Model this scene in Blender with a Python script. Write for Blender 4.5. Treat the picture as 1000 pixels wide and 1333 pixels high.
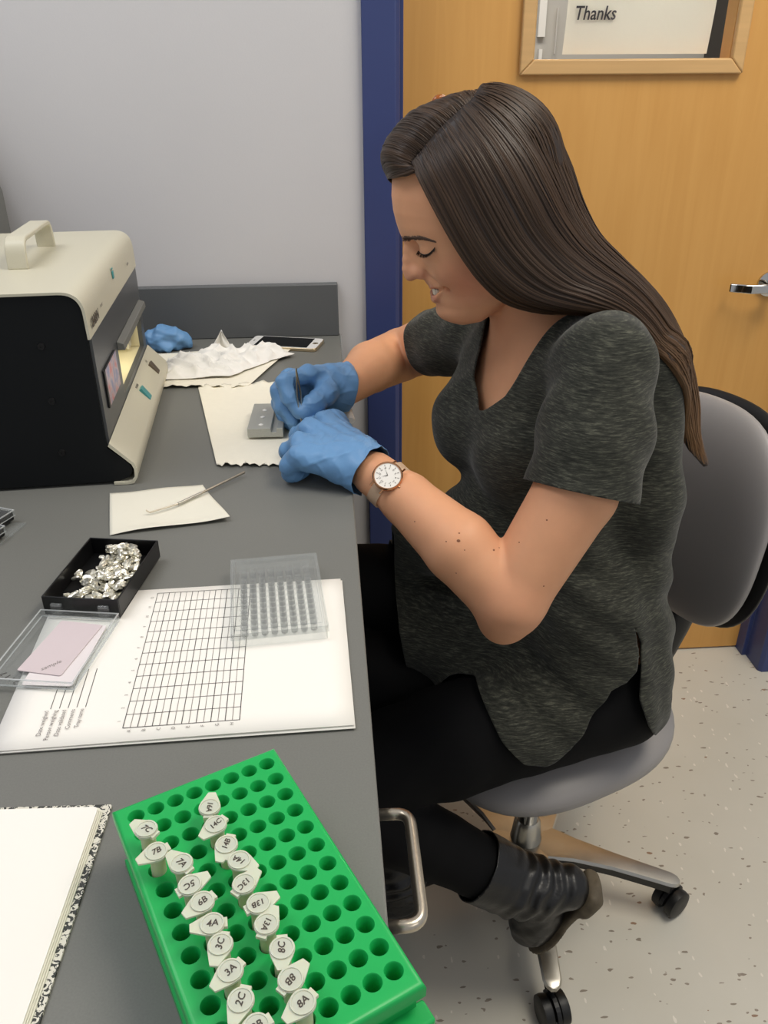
import bpy, math, random
import numpy as np
from mathutils import Vector, Matrix
from mathutils.bvhtree import BVHTree
random.seed(4); rng = np.random.default_rng(4)
for o in list(bpy.data.objects): bpy.data.objects.remove(o, do_unlink=True)
scn = bpy.context.scene
COL = scn.collection

# ------------------------------------------------------------------ camera
ZB = 0.91                                    # height of the bench top
FPX, PITCH, YAW, ROLL, HCAM = 1078.0, .4872, .0658, -.0076, .4573
_F = np.array([math.sin(YAW)*math.cos(PITCH), math.cos(YAW)*math.cos(PITCH), -math.sin(PITCH)])
_R0 = np.array([math.cos(YAW), -math.sin(YAW), 0]); _U0 = np.cross(_R0, _F)
_R = math.cos(ROLL)*_R0 + math.sin(ROLL)*_U0; _U = -math.sin(ROLL)*_R0 + math.cos(ROLL)*_U0
CAMP = np.array([0, 0, ZB+HCAM])
cam = bpy.data.cameras.new('camera'); camo = bpy.data.objects.new('camera', cam); COL.objects.link(camo)
cam.sensor_fit = 'HORIZONTAL'; cam.sensor_width = 36; cam.lens = 36*FPX/1000; cam.clip_start = .02
m = Matrix.Identity(4)
for i in range(3): m[i][0] = _R[i]; m[i][1] = _U[i]; m[i][2] = -_F[i]; m[i][3] = CAMP[i]
camo.matrix_world = m
scn.camera = camo

# ------------------------------------------------------------------ world and lights
scn.view_settings.view_transform = 'Standard'; scn.view_settings.look = 'None'
scn.view_settings.exposure = 0.0; scn.view_settings.gamma = 1.0; scn.view_settings.use_curve_mapping = False
w = bpy.data.worlds.new('room_ambient'); scn.world = w; w.use_nodes = True
w.node_tree.nodes['Background'].inputs[0].default_value = (.90, .93, 1.0, 1)
w.node_tree.nodes['Background'].inputs[1].default_value = .44
def area(name, loc, tgt, sx, sy, power, col=(1, .95, .86)):
    l = bpy.data.lights.new(name, 'AREA'); l.shape = 'RECTANGLE'; l.size = sx; l.size_y = sy; l.energy = power; l.color = col
    o = bpy.data.objects.new(name, l); COL.objects.link(o); o.location = loc
    o.rotation_euler = (Vector(tgt)-Vector(loc)).to_track_quat('-Z', 'Y').to_euler()
    return o
area('ceiling_lamp_light', (1.05, .70, 2.72), (.85, .85, 0), 1.2, .6, 31, (1, .93, .81))
area('ceiling_lamp_light', (-1.0, .80, 2.72), (-.9, 1.0, 0), 1.2, .6, 16, (.97, .97, 1))
area('ceiling_lamp_light', (1.7, -1.6, 2.72), (1.5, -1.4, 0), 1.2, .6, 10, (1, .95, .88))

def PY(x, y, Y):
    """world point in the vertical plane at depth Y that the photo shows at pixel x, y"""
    d = _F + _R*(x-500)/FPX - _U*(y-666.5)/FPX
    return CAMP + d*(Y/d[1])
def PZ(x, y, z=0.0):
    """world point at height z above the bench top"""
    d = _F + _R*(x-500)/FPX - _U*(y-666.5)/FPX
    return CAMP + d*((z+ZB-CAMP[2])/d[2])

# ------------------------------------------------------------------ materials
def lin(c): return tuple(((v/255)/12.92 if v/255 <= .04045 else ((v/255+.055)/1.055)**2.4) for v in c)
def mat(name, rgb, rough=.5, metal=0, noise=None, bump=None, spec=.5, trans=0, ior=1.45, coat=0, alpha=1, attr=None, sss=0, sheen=0, emit=0):
    """noise = (scale, amount, detail, stretch), bump = (scale, strength, distance)"""
    mt = bpy.data.materials.new(name); mt.use_nodes = True
    nt = mt.node_tree; b = nt.nodes['Principled BSDF']
    c = lin(rgb)+(1,)
    b.inputs['Base Color'].default_value = c; b.inputs['Roughness'].default_value = rough; b.inputs['Metallic'].default_value = metal
    b.inputs['Specular IOR Level'].default_value = spec; b.inputs['Transmission Weight'].default_value = trans; b.inputs['IOR'].default_value = ior
    b.inputs['Coat Weight'].default_value = coat; b.inputs['Alpha'].default_value = alpha
    if sss: b.inputs['Subsurface Weight'].default_value = sss; b.inputs['Subsurface Radius'].default_value = (.012, .005, .003); b.inputs['Subsurface Scale'].default_value = 1
    if sheen: b.inputs['Sheen Weight'].default_value = sheen
    if emit: b.inputs['Emission Color'].default_value = c; b.inputs['Emission Strength'].default_value = emit
    tc = nt.nodes.new('ShaderNodeTexCoord'); src = None
    if attr:
        a = nt.nodes.new('ShaderNodeVertexColor'); a.layer_name = attr; src = a.outputs['Color']; nt.links.new(src, b.inputs['Base Color'])
    if noise:
        sc, am, det = noise[:3]; st = noise[3] if len(noise) > 3 else (1, 1, 1)
        mp = nt.nodes.new('ShaderNodeMapping'); mp.inputs['Scale'].default_value = st; nt.links.new(tc.outputs['Object'], mp.inputs[0])
        n = nt.nodes.new('ShaderNodeTexNoise'); n.inputs['Scale'].default_value = sc; n.inputs['Detail'].default_value = det; nt.links.new(mp.outputs[0], n.inputs[0])
        mr = nt.nodes.new('ShaderNodeMapRange'); mr.inputs[1].default_value = .3; mr.inputs[2].default_value = .7; mr.inputs[3].default_value = 1-am; mr.inputs[4].default_value = 1+am
        nt.links.new(n.outputs[0], mr.inputs[0])
        mx = nt.nodes.new('ShaderNodeVectorMath'); mx.operation = 'SCALE'
        if src: nt.links.new(src, mx.inputs[0])
        else: mx.inputs[0].default_value = c[:3]
        nt.links.new(mr.outputs[0], mx.inputs['Scale']); nt.links.new(mx.outputs[0], b.inputs['Base Color'])
    if bump:
        n = nt.nodes.new('ShaderNodeTexNoise'); n.inputs['Scale'].default_value = bump[0]; n.inputs['Detail'].default_value = 4; nt.links.new(tc.outputs['Object'], n.inputs[0])
        bp = nt.nodes.new('ShaderNodeBump'); bp.inputs['Strength'].default_value = bump[1]; bp.inputs['Distance'].default_value = bump[2]
        nt.links.new(n.outputs[0], bp.inputs['Height']); nt.links.new(bp.outputs[0], b.inputs['Normal'])
    return mt
M = {}
M['wall'] = mat('painted_wall', (205, 203, 203), .75, noise=(3, .012, 3), bump=(300, .12, .001))
M['blue'] = mat('blue_gloss_paint', (55, 66, 112), .38, noise=(6, .04, 3), bump=(60, .06, .001))
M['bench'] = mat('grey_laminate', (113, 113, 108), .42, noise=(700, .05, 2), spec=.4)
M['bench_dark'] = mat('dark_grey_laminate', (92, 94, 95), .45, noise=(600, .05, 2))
M['cabinet'] = mat('cabinet_dark', (40, 42, 46), .6)
M['steel'] = mat('brushed_nickel', (200, 190, 172), .28, 1, noise=(400, .05, 2))
M['chrome'] = mat('polished_chrome', (205, 203, 198), .1, 1)
M['alu'] = mat('cast_aluminium', (190, 186, 176), .3, 1, noise=(30, .06, 3))
M['beige'] = mat('beige_enamel', (201, 196, 175), .42, noise=(900, .02, 2), bump=(1500, .05, .0003))
M['device_side'] = mat('black_side_panel', (11, 14, 16), .6, spec=.3)
M['device_front'] = mat('charcoal_front', (76, 78, 80), .35)
M['black_plastic'] = mat('black_plastic', (14, 14, 15), .35)
M['black_gloss'] = mat('black_glass', (8, 8, 10), .08)
M['paper'] = mat('white_paper', (240, 236, 228), .85, bump=(200, .05, .0004))
M['paper2'] = mat('weigh_paper', (226, 222, 206), .7, bump=(120, .1, .0006))
M['towel'] = mat('cream_paper_towel', (238, 232, 214), .9, noise=(90, .012, 4), bump=(500, .4, .0006))
M['tissue'] = mat('white_tissue', (236, 233, 226), .9, bump=(300, .2, .0005))
M['print'] = mat('black_print', (70, 66, 66), .8)
M['print_soft'] = mat('grey_print', (128, 120, 116), .8)
M['ink'] = mat('dark_marker_ink', (74, 66, 58), .6)
M['green'] = mat('green_polypropylene', (24, 168, 82), .36, noise=(12, .04, 3), spec=.45, bump=(900, .08, .0003))
M['tube'] = mat('frosted_tube_plastic', (212, 212, 178), .35, spec=.5, sss=.3, noise=(60, .05, 2), alpha=.78)
M['tube_lid'] = mat('frosted_lid_plastic', (222, 218, 194), .35, sss=.3, alpha=.90)
M['liquid'] = mat('cloudy_sample', (206, 202, 150), .4)
def clear_mat(name, tint, body, gloss=.06, ior=1.45):
    """thin clear plastic: see-through, with Fresnel gloss and a little white haze of its own"""
    mt = bpy.data.materials.new(name); mt.use_nodes = True; nt = mt.node_tree; nt.nodes.clear(); N = nt.nodes.new
    out = N('ShaderNodeOutputMaterial'); tr = N('ShaderNodeBsdfTransparent'); tr.inputs[0].default_value = tint
    df = N('ShaderNodeBsdfDiffuse'); df.inputs[0].default_value = (.82, .83, .82, 1); gl = N('ShaderNodeBsdfGlossy'); gl.inputs['Roughness'].default_value = gloss
    m1 = N('ShaderNodeMixShader'); m1.inputs[0].default_value = body; nt.links.new(tr.outputs[0], m1.inputs[1]); nt.links.new(df.outputs[0], m1.inputs[2])
    fr = N('ShaderNodeFresnel'); fr.inputs[0].default_value = ior; ge = N('ShaderNodeNewGeometry'); mu_ = N('ShaderNodeMath'); mu_.operation = 'MULTIPLY'; iv = N('ShaderNodeMath'); iv.operation = 'SUBTRACT'; iv.inputs[0].default_value = 1
    nt.links.new(ge.outputs['Backfacing'], iv.inputs[1]); nt.links.new(iv.outputs[0], mu_.inputs[0]); nt.links.new(fr.outputs[0], mu_.inputs[1])
    m2 = N('ShaderNodeMixShader'); nt.links.new(mu_.outputs[0], m2.inputs[0]); nt.links.new(m1.outputs[0], m2.inputs[1]); nt.links.new(gl.outputs[0], m2.inputs[2])
    nt.links.new(m2.outputs[0], out.inputs[0]); return mt
M['clear'] = clear_mat('clear_polystyrene', (.97, .98, .98, 1), .05)
M['rim'] = clear_mat('moulded_plastic_edge', (.9, .92, .92, 1), .35, .1)
M['well'] = clear_mat('clear_well_plastic', (.98, .985, .98, 1), .09, .12)
M['foil'] = mat('crinkled_foil', (228, 224, 208), .3, .8, bump=(400, .5, .001))
M['block'] = mat('machined_aluminium', (178, 178, 170), .45, .45, noise=(400, .05, 2, (1, 12, 1)))
M['nitrile'] = mat('blue_nitrile', (104, 148, 192), .42, noise=(14, .05, 3), bump=(130, .25, .0014), spec=.42)
M['skin'] = mat('skin', (214, 168, 140), .52, attr='Col', noise=(45, .025, 4), bump=(700, .08, .0004), sss=.10, spec=.35)
M['teeth'] = mat('teeth', (250, 240, 220), .45, spec=.25)
M['mouth'] = mat('mouth_inside', (90, 40, 38), .5)
M['mole'] = mat('brown_mole', (126, 78, 52), .6)
M['lash'] = mat('dark_lashes', (30, 24, 20), .6)
M['brow'] = mat('brown_brow', (92, 70, 56), .7)
M['hair'] = mat('brown_hair', (60, 44, 34), .42, attr='Col', spec=.32)
M['scalp'] = mat('hair_underlayer', (38, 28, 23), .5, noise=(120, .2, 3, (1, 6, 1)))
M['legging'] = mat('black_leggings', (13, 13, 14), .85, spec=.2)
M['leather'] = mat('black_leather', (22, 21, 20), .38, bump=(160, .3, .0015), spec=.6)
M['sole'] = mat('worn_tan_sole', (92, 82, 66), .7, noise=(70, .25, 4))
M['chairpad'] = mat('grey_chair_vinyl', (146, 142, 140), .42, bump=(900, .08, .0003))
M['shell'] = mat('black_chair_shell', (18, 18, 19), .45)
M['caster'] = mat('black_caster', (22, 22, 21), .45)
M['rosegold'] = mat('rose_gold', (214, 160, 120), .2, 1)
M['dial'] = mat('white_watch_dial', (236, 232, 224), .35)
M['strap'] = mat('pale_leather_strap', (196, 166, 138), .6, noise=(80, .06, 3))
M['phone_white'] = mat('white_phone_face', (232, 230, 226), .15)
M['gold'] = mat('gold_phone_edge', (196, 178, 146), .3, .8)
M['amber'] = mat('amber_plastic', (176, 98, 36), .15, trans=.3)
M['winglass'] = mat('window_glass', (255, 255, 255), .02, trans=1, ior=1.05)
M['sign'] = mat('sign_paper', (232, 226, 208), .8, bump=(14, .3, .006))
M['hall_wall'] = mat('corridor_wall', (188, 184, 176), .8)
M['hall_dark'] = mat('corridor_cabinet', (58, 54, 50), .6)
M['teal'] = mat('teal_switch', (72, 146, 146), .35)
M['brown_sw'] = mat('brown_switch', (92, 80, 66), .4)
M['card'] = mat('white_card', (224, 216, 216), .6)
M['pink'] = mat('pinkish_card', (206, 192, 194), .7)
M['cream'] = mat('cream_chamber', (216, 206, 168), .5)
M['wood_sill'] = mat('maple_moulding', (206, 166, 112), .42, noise=(18, .06, 4, (.3, 1, 6)))

def wood_door():
    mt = bpy.data.materials.new('maple_veneer'); mt.use_nodes = True; nt = mt.node_tree; b = nt.nodes['Principled BSDF']
    tc = nt.nodes.new('ShaderNodeTexCoord'); mp = nt.nodes.new('ShaderNodeMapping'); mp.inputs['Scale'].default_value = (14, 1, .9)
    nt.links.new(tc.outputs['Object'], mp.inputs[0])
    n = nt.nodes.new('ShaderNodeTexNoise'); n.inputs['Scale'].default_value = 3; n.inputs['Detail'].default_value = 5; n.inputs['Distortion'].default_value = .6
    nt.links.new(mp.outputs[0], n.inputs[0])
    r = nt.nodes.new('ShaderNodeValToRGB'); r.color_ramp.elements[0].position = .3; r.color_ramp.elements[1].position = .75
    r.color_ramp.elements[0].color = lin((205, 151, 78))+(1,); r.color_ramp.elements[1].color = lin((214, 161, 88))+(1,)
    nt.links.new(n.outputs[0], r.inputs[0]); nt.links.new(r.outputs[0], b.inputs['Base Color']); b.inputs['Roughness'].default_value = .42
    return mt
M['door'] = wood_door()

def floor_mat():
    mt = bpy.data.materials.new('flecked_vinyl'); mt.use_nodes = True; nt = mt.node_tree; b = nt.nodes['Principled BSDF']
    tc = nt.nodes.new('ShaderNodeTexCoord'); cur = None
    n = nt.nodes.new('ShaderNodeTexNoise'); n.inputs['Scale'].default_value = 5; n.inputs['Detail'].default_value = 4; nt.links.new(tc.outputs['Object'], n.inputs[0])
    base = nt.nodes.new('ShaderNodeMix'); base.data_type = 'RGBA'; base.inputs[6].default_value = lin((200, 196, 182))+(1,); base.inputs[7].default_value = lin((212, 208, 196))+(1,)
    nt.links.new(n.outputs[0], base.inputs[0]); cur = base.outputs[2]
    for k, (sc, st, thr, dens, c) in enumerate([(34, (1, 2.6, 1), .2, .18, (142, 132, 118)), (40, (2.2, 1, 1), .2, .2, (228, 222, 210)), (26, (1, 1.8, 1), .14, .10, (150, 124, 102)), (70, (1, 1.6, 1), .22, .14, (150, 140, 126))]):
        mp = nt.nodes.new('ShaderNodeMapping'); mp.inputs['Scale'].default_value = st; mp.inputs['Location'].default_value = (k*3.1, k*1.7, 0); mp.inputs['Rotation'].default_value = (0, 0, .3)
        nt.links.new(tc.outputs['Object'], mp.inputs[0])
        dn = nt.nodes.new('ShaderNodeTexNoise'); dn.inputs['Scale'].default_value = 40; nt.links.new(mp.outputs[0], dn.inputs[0])
        ad = nt.nodes.new('ShaderNodeVectorMath'); ad.operation = 'MULTIPLY_ADD'; ad.inputs[1].default_value = (.02, .02, 0)
        nt.links.new(dn.outputs[1], ad.inputs[0]); nt.links.new(mp.outputs[0], ad.inputs[2])
        v = nt.nodes.new('ShaderNodeTexVoronoi'); v.inputs['Scale'].default_value = sc; nt.links.new(ad.outputs[0], v.inputs[0])
        lt = nt.nodes.new('ShaderNodeMath'); lt.operation = 'LESS_THAN'; lt.inputs[1].default_value = thr; nt.links.new(v.outputs['Distance'], lt.inputs[0])
        sp = nt.nodes.new('ShaderNodeSeparateColor'); nt.links.new(v.outputs['Color'], sp.inputs[0])
        l2 = nt.nodes.new('ShaderNodeMath'); l2.operation = 'LESS_THAN'; l2.inputs[1].default_value = dens; nt.links.new(sp.outputs[0], l2.inputs[0])
        ml = nt.nodes.new('ShaderNodeMath'); ml.operation = 'MULTIPLY'; nt.links.new(lt.outputs[0], ml.inputs[0]); nt.links.new(l2.outputs[0], ml.inputs[1])
        mx = nt.nodes.new('ShaderNodeMix'); mx.data_type = 'RGBA'; nt.links.new(ml.outputs[0], mx.inputs[0]); nt.links.new(cur, mx.inputs[6]); mx.inputs[7].default_value = lin(c)+(1,)
        cur = mx.outputs[2]
    nt.links.new(cur, b.inputs['Base Color']); b.inputs['Roughness'].default_value = .3; b.inputs['Specular IOR Level'].default_value = .45
    return mt
M['floor'] = floor_mat()

def knit_mat():
    mt = bpy.data.materials.new('heathered_knit'); mt.use_nodes = True; nt = mt.node_tree; b = nt.nodes['Principled BSDF']
    tc = nt.nodes.new('ShaderNodeTexCoord')
    mp = nt.nodes.new('ShaderNodeMapping'); mp.inputs['Scale'].default_value = (75, 75, 620); mp.inputs['Rotation'].default_value = (.08, .12, 0); nt.links.new(tc.outputs['Object'], mp.inputs[0])
    n = nt.nodes.new('ShaderNodeTexNoise'); n.inputs['Scale'].default_value = 1; n.inputs['Detail'].default_value = 6; n.inputs['Roughness'].default_value = .7; nt.links.new(mp.outputs[0], n.inputs[0])
    r = nt.nodes.new('ShaderNodeValToRGB'); e = r.color_ramp.elements
    e[0].position = .36; e[0].color = lin((34, 35, 31))+(1,); e[1].position = .68; e[1].color = lin((92, 92, 80))+(1,)
    m1 = e.new(.52); m1.color = lin((54, 55, 48))+(1,)
    nt.links.new(n.outputs[0], r.inputs[0]); nt.links.new(r.outputs[0], b.inputs['Base Color'])
    b.inputs['Roughness'].default_value = .9; b.inputs['Sheen Weight'].default_value = .12; b.inputs['Specular IOR Level'].default_value = .2
    bp = nt.nodes.new('ShaderNodeBump'); bp.inputs['Strength'].default_value = .25; bp.inputs['Distance'].default_value = .0006
    nt.links.new(n.outputs[0], bp.inputs['Height']); nt.links.new(bp.outputs[0], b.inputs['Normal'])
    return mt
M['knit'] = knit_mat()

def marble_mat():
    mt = bpy.data.materials.new('marbled_cover'); mt.use_nodes = True; nt = mt.node_tree; b = nt.nodes['Principled BSDF']
    tc = nt.nodes.new('ShaderNodeTexCoord'); n = nt.nodes.new('ShaderNodeTexNoise'); n.inputs['Scale'].default_value = 260; n.inputs['Detail'].default_value = 2; n.inputs['Distortion'].default_value = 1.5
    nt.links.new(tc.outputs['Object'], n.inputs[0])
    r = nt.nodes.new('ShaderNodeValToRGB'); r.color_ramp.interpolation = 'CONSTANT'; r.color_ramp.elements[1].position = .5
    r.color_ramp.elements[0].color = lin((214, 210, 196))+(1,); r.color_ramp.elements[1].color = lin((46, 48, 44))+(1,)
    nt.links.new(n.outputs[0], r.inputs[0]); nt.links.new(r.outputs[0], b.inputs['Base Color']); b.inputs['Roughness'].default_value = .5
    return mt
M['marble'] = marble_mat()
def sticker_mat():
    mt = bpy.data.materials.new('coloured_sticker'); mt.use_nodes = True; nt = mt.node_tree; b = nt.nodes['Principled BSDF']
    tc = nt.nodes.new('ShaderNodeTexCoord'); n = nt.nodes.new('ShaderNodeTexNoise'); n.inputs['Scale'].default_value = 55; n.inputs['Detail'].default_value = 3
    nt.links.new(tc.outputs['Object'], n.inputs[0])
    r = nt.nodes.new('ShaderNodeValToRGB'); e = r.color_ramp.elements; e[0].position = .36; e[0].color = lin((104, 108, 158))+(1,); e[1].position = .64; e[1].color = lin((196, 84, 84))+(1,)
    q = e.new(.5); q.color = lin((176, 152, 160))+(1,)
    nt.links.new(n.outputs[0], r.inputs[0]); nt.links.new(r.outputs[0], b.inputs['Base Color']); b.inputs['Roughness'].default_value = .3
    return mt
M['sticker'] = sticker_mat()

# ------------------------------------------------------------------ mesh helpers
class MB:
    def __init__(s): s.v = []; s.f = []
    def add(s, vs, fs):
        b = len(s.v); s.v += [tuple(float(c) for c in p) for p in vs]; s.f += [tuple(b+i for i in f) for f in fs]; return s
    def box(s, x0, x1, y0, y1, z0, z1):
        return s.add([(x0,y0,z0),(x1,y0,z0),(x1,y1,z0),(x0,y1,z0),(x0,y0,z1),(x1,y0,z1),(x1,y1,z1),(x0,y1,z1)],
                     [(0,3,2,1),(4,5,6,7),(0,1,5,4),(1,2,6,5),(2,3,7,6),(3,0,4,7)])
    def prism(s, poly, ax0, ax1, fn):
        """poly 2-D points, fn(u, v, w) -> point, extruded from ax0 to ax1"""
        n = len(poly); vs = [fn(u, v, ax0) for u, v in poly]+[fn(u, v, ax1) for u, v in poly]
        return s.add(vs, [tuple(range(n)), tuple(range(2*n-1, n-1, -1))]+[(i, i+n, (i+1) % n+n, (i+1) % n) for i in range(n)])
    def lathe(s, prof, n=24, c=(0, 0, 0), caps=True):
        vs = []
        for r, z in prof:
            for k in range(n): a = 2*math.pi*k/n; vs.append((c[0]+r*math.cos(a), c[1]+r*math.sin(a), c[2]+z))
        fs = [(i*n+k, i*n+(k+1) % n, (i+1)*n+(k+1) % n, (i+1)*n+k) for i in range(len(prof)-1) for k in range(n)]
        if caps: fs += [tuple(range(n-1, -1, -1)), tuple(range((len(prof)-1)*n, len(prof)*n))]
        return s.add(vs, fs)
    def tube(s, pts, rad, n=10, flat=1.0, up=None):
        pts = [np.array(p, float) for p in pts]; m_ = len(pts); rad = rad if hasattr(rad, '__len__') else [rad]*m_
        vs = []; pn = None
        for i, p in enumerate(pts):
            t = pts[min(i+1, m_-1)]-pts[max(i-1, 0)]; t = t/(np.linalg.norm(t)+1e-12)
            if pn is None:
                a = np.array(up if up is not None else ((0, 0, 1) if abs(t[2]) < .9 else (1, 0, 0)), float); pn = a-t*(a@t)
            else: pn = pn-t*(pn@t)
            pn = pn/(np.linalg.norm(pn)+1e-12); bn = np.cross(t, pn)
            for k in range(n): a = 2*math.pi*k/n; vs.append(p+rad[i]*(math.cos(a)*pn*flat+math.sin(a)*bn))
        fs = [(i*n+k, i*n+(k+1) % n, (i+1)*n+(k+1) % n, (i+1)*n+k) for i in range(m_-1) for k in range(n)]
        fs += [tuple(range(n-1, -1, -1)), tuple(range((m_-1)*n, m_*n))]
        return s.add(vs, fs)
    def mesh(s, name):
        me = bpy.data.meshes.new(name); me.from_pydata(s.v, [], s.f); me.update(); return me
def fillet(pts, r, n=6):
    """round the corners of a polyline"""
    pts = [np.array(p, float) for p in pts]; out = [pts[0]]
    for a, b, c in zip(pts, pts[1:], pts[2:]):
        u = (a-b)/np.linalg.norm(a-b); v = (c-b)/np.linalg.norm(c-b); p0 = b+u*r; p1 = b+v*r
        for k in range(n+1): t = k/n; out.append((1-t)**2*p0+2*t*(1-t)*b+t*t*p1)
    return out+[pts[-1]]
def rpoly(pts, r, n=5):
    """round every corner of a closed 2-D polygon; r may be per corner"""
    pts = [np.array(p, float) for p in pts]; out = []; N = len(pts)
    for i in range(N):
        a, b, c = pts[i-1], pts[i], pts[(i+1) % N]; rr = r[i] if hasattr(r, '__len__') else r
        if rr <= 0: out.append(b); continue
        u = (a-b)/np.linalg.norm(a-b); v = (c-b)/np.linalg.norm(c-b); p0 = b+u*rr; p1 = b+v*rr
        for k in range(n+1): t = k/n; out.append((1-t)**2*p0+2*t*(1-t)*b+t*t*p1)
    return out
def fix_normals(me):
    import bmesh
    bm = bmesh.new(); bm.from_mesh(me); bmesh.ops.recalc_face_normals(bm, faces=bm.faces); bm.to_mesh(me); bm.free()
def obj(name, src, m_, parent=None, smooth=None, bevel=0, seg=2, label=None, kind=None, subsurf=0, solid=0, fix=True):
    me = src.mesh(name) if isinstance(src, MB) else src
    if fix and len(me.polygons) < 20000: fix_normals(me)
    if m_: me.materials.clear(); me.materials.append(M[m_] if isinstance(m_, str) else m_)
    o = bpy.data.objects.new(name, me); COL.objects.link(o)
    if parent: o.parent = parent
    if bevel:
        b = o.modifiers.new('b', 'BEVEL'); b.width = bevel; b.segments = seg; b.limit_method = 'ANGLE'; b.angle_limit = .6
    if solid: b = o.modifiers.new('t', 'SOLIDIFY'); b.thickness = solid; b.offset = -1
    if subsurf: b = o.modifiers.new('s', 'SUBSURF'); b.levels = subsurf; b.render_levels = subsurf
    if smooth is not None:
        me.polygons.foreach_set('use_smooth', [True]*len(me.polygons))
        if smooth < 3: me.set_sharp_from_angle(angle=smooth)
    elif bevel:
        me.polygons.foreach_set('use_smooth', [True]*len(me.polygons)); me.set_sharp_from_angle(angle=.5)
    if label: o['label'] = label
    if kind: o['kind'] = kind
    return o
def thing(name, label, cat, loc=(0, 0, 0), rot=(0, 0, 0), group=None):
    o = bpy.data.objects.new(name, None); COL.objects.link(o); o.location = loc; o.rotation_euler = rot; o.empty_display_size = .02
    o['label'] = label; o['category'] = cat
    if group: o['group'] = group
    return o
def tag(o, label, cat, group=None, kind=None):
    o['label'] = label; o['category'] = cat
    if group: o['group'] = group
    if kind: o['kind'] = kind
    return o
def struct(name, src, m_, parent=None, **k):
    o = obj(name, src, m_, parent, **k); o['kind'] = 'structure'; return o
def text_mesh(s, size, align='CENTER', shear=0, extrude=0, bold=0):
    c = bpy.data.curves.new('t', 'FONT'); c.body = s; c.size = size; c.align_x = align; c.align_y = 'CENTER'; c.shear = shear; c.extrude = extrude; c.offset = bold; c.resolution_u = 2
    o = bpy.data.objects.new('t', c); COL.objects.link(o); dg = bpy.context.evaluated_depsgraph_get(); dg.update()
    me = bpy.data.meshes.new_from_object(o.evaluated_get(dg)); bpy.data.objects.remove(o, do_unlink=True)
    return me
def place_mesh(me, mtx): me.transform(mtx); return me
def frame(o, x, y, z):
    mt = Matrix.Identity(4)
    for i in range(3): mt[i][0] = x[i]; mt[i][1] = y[i]; mt[i][2] = z[i]; mt[i][3] = o[i]
    return mt

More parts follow.
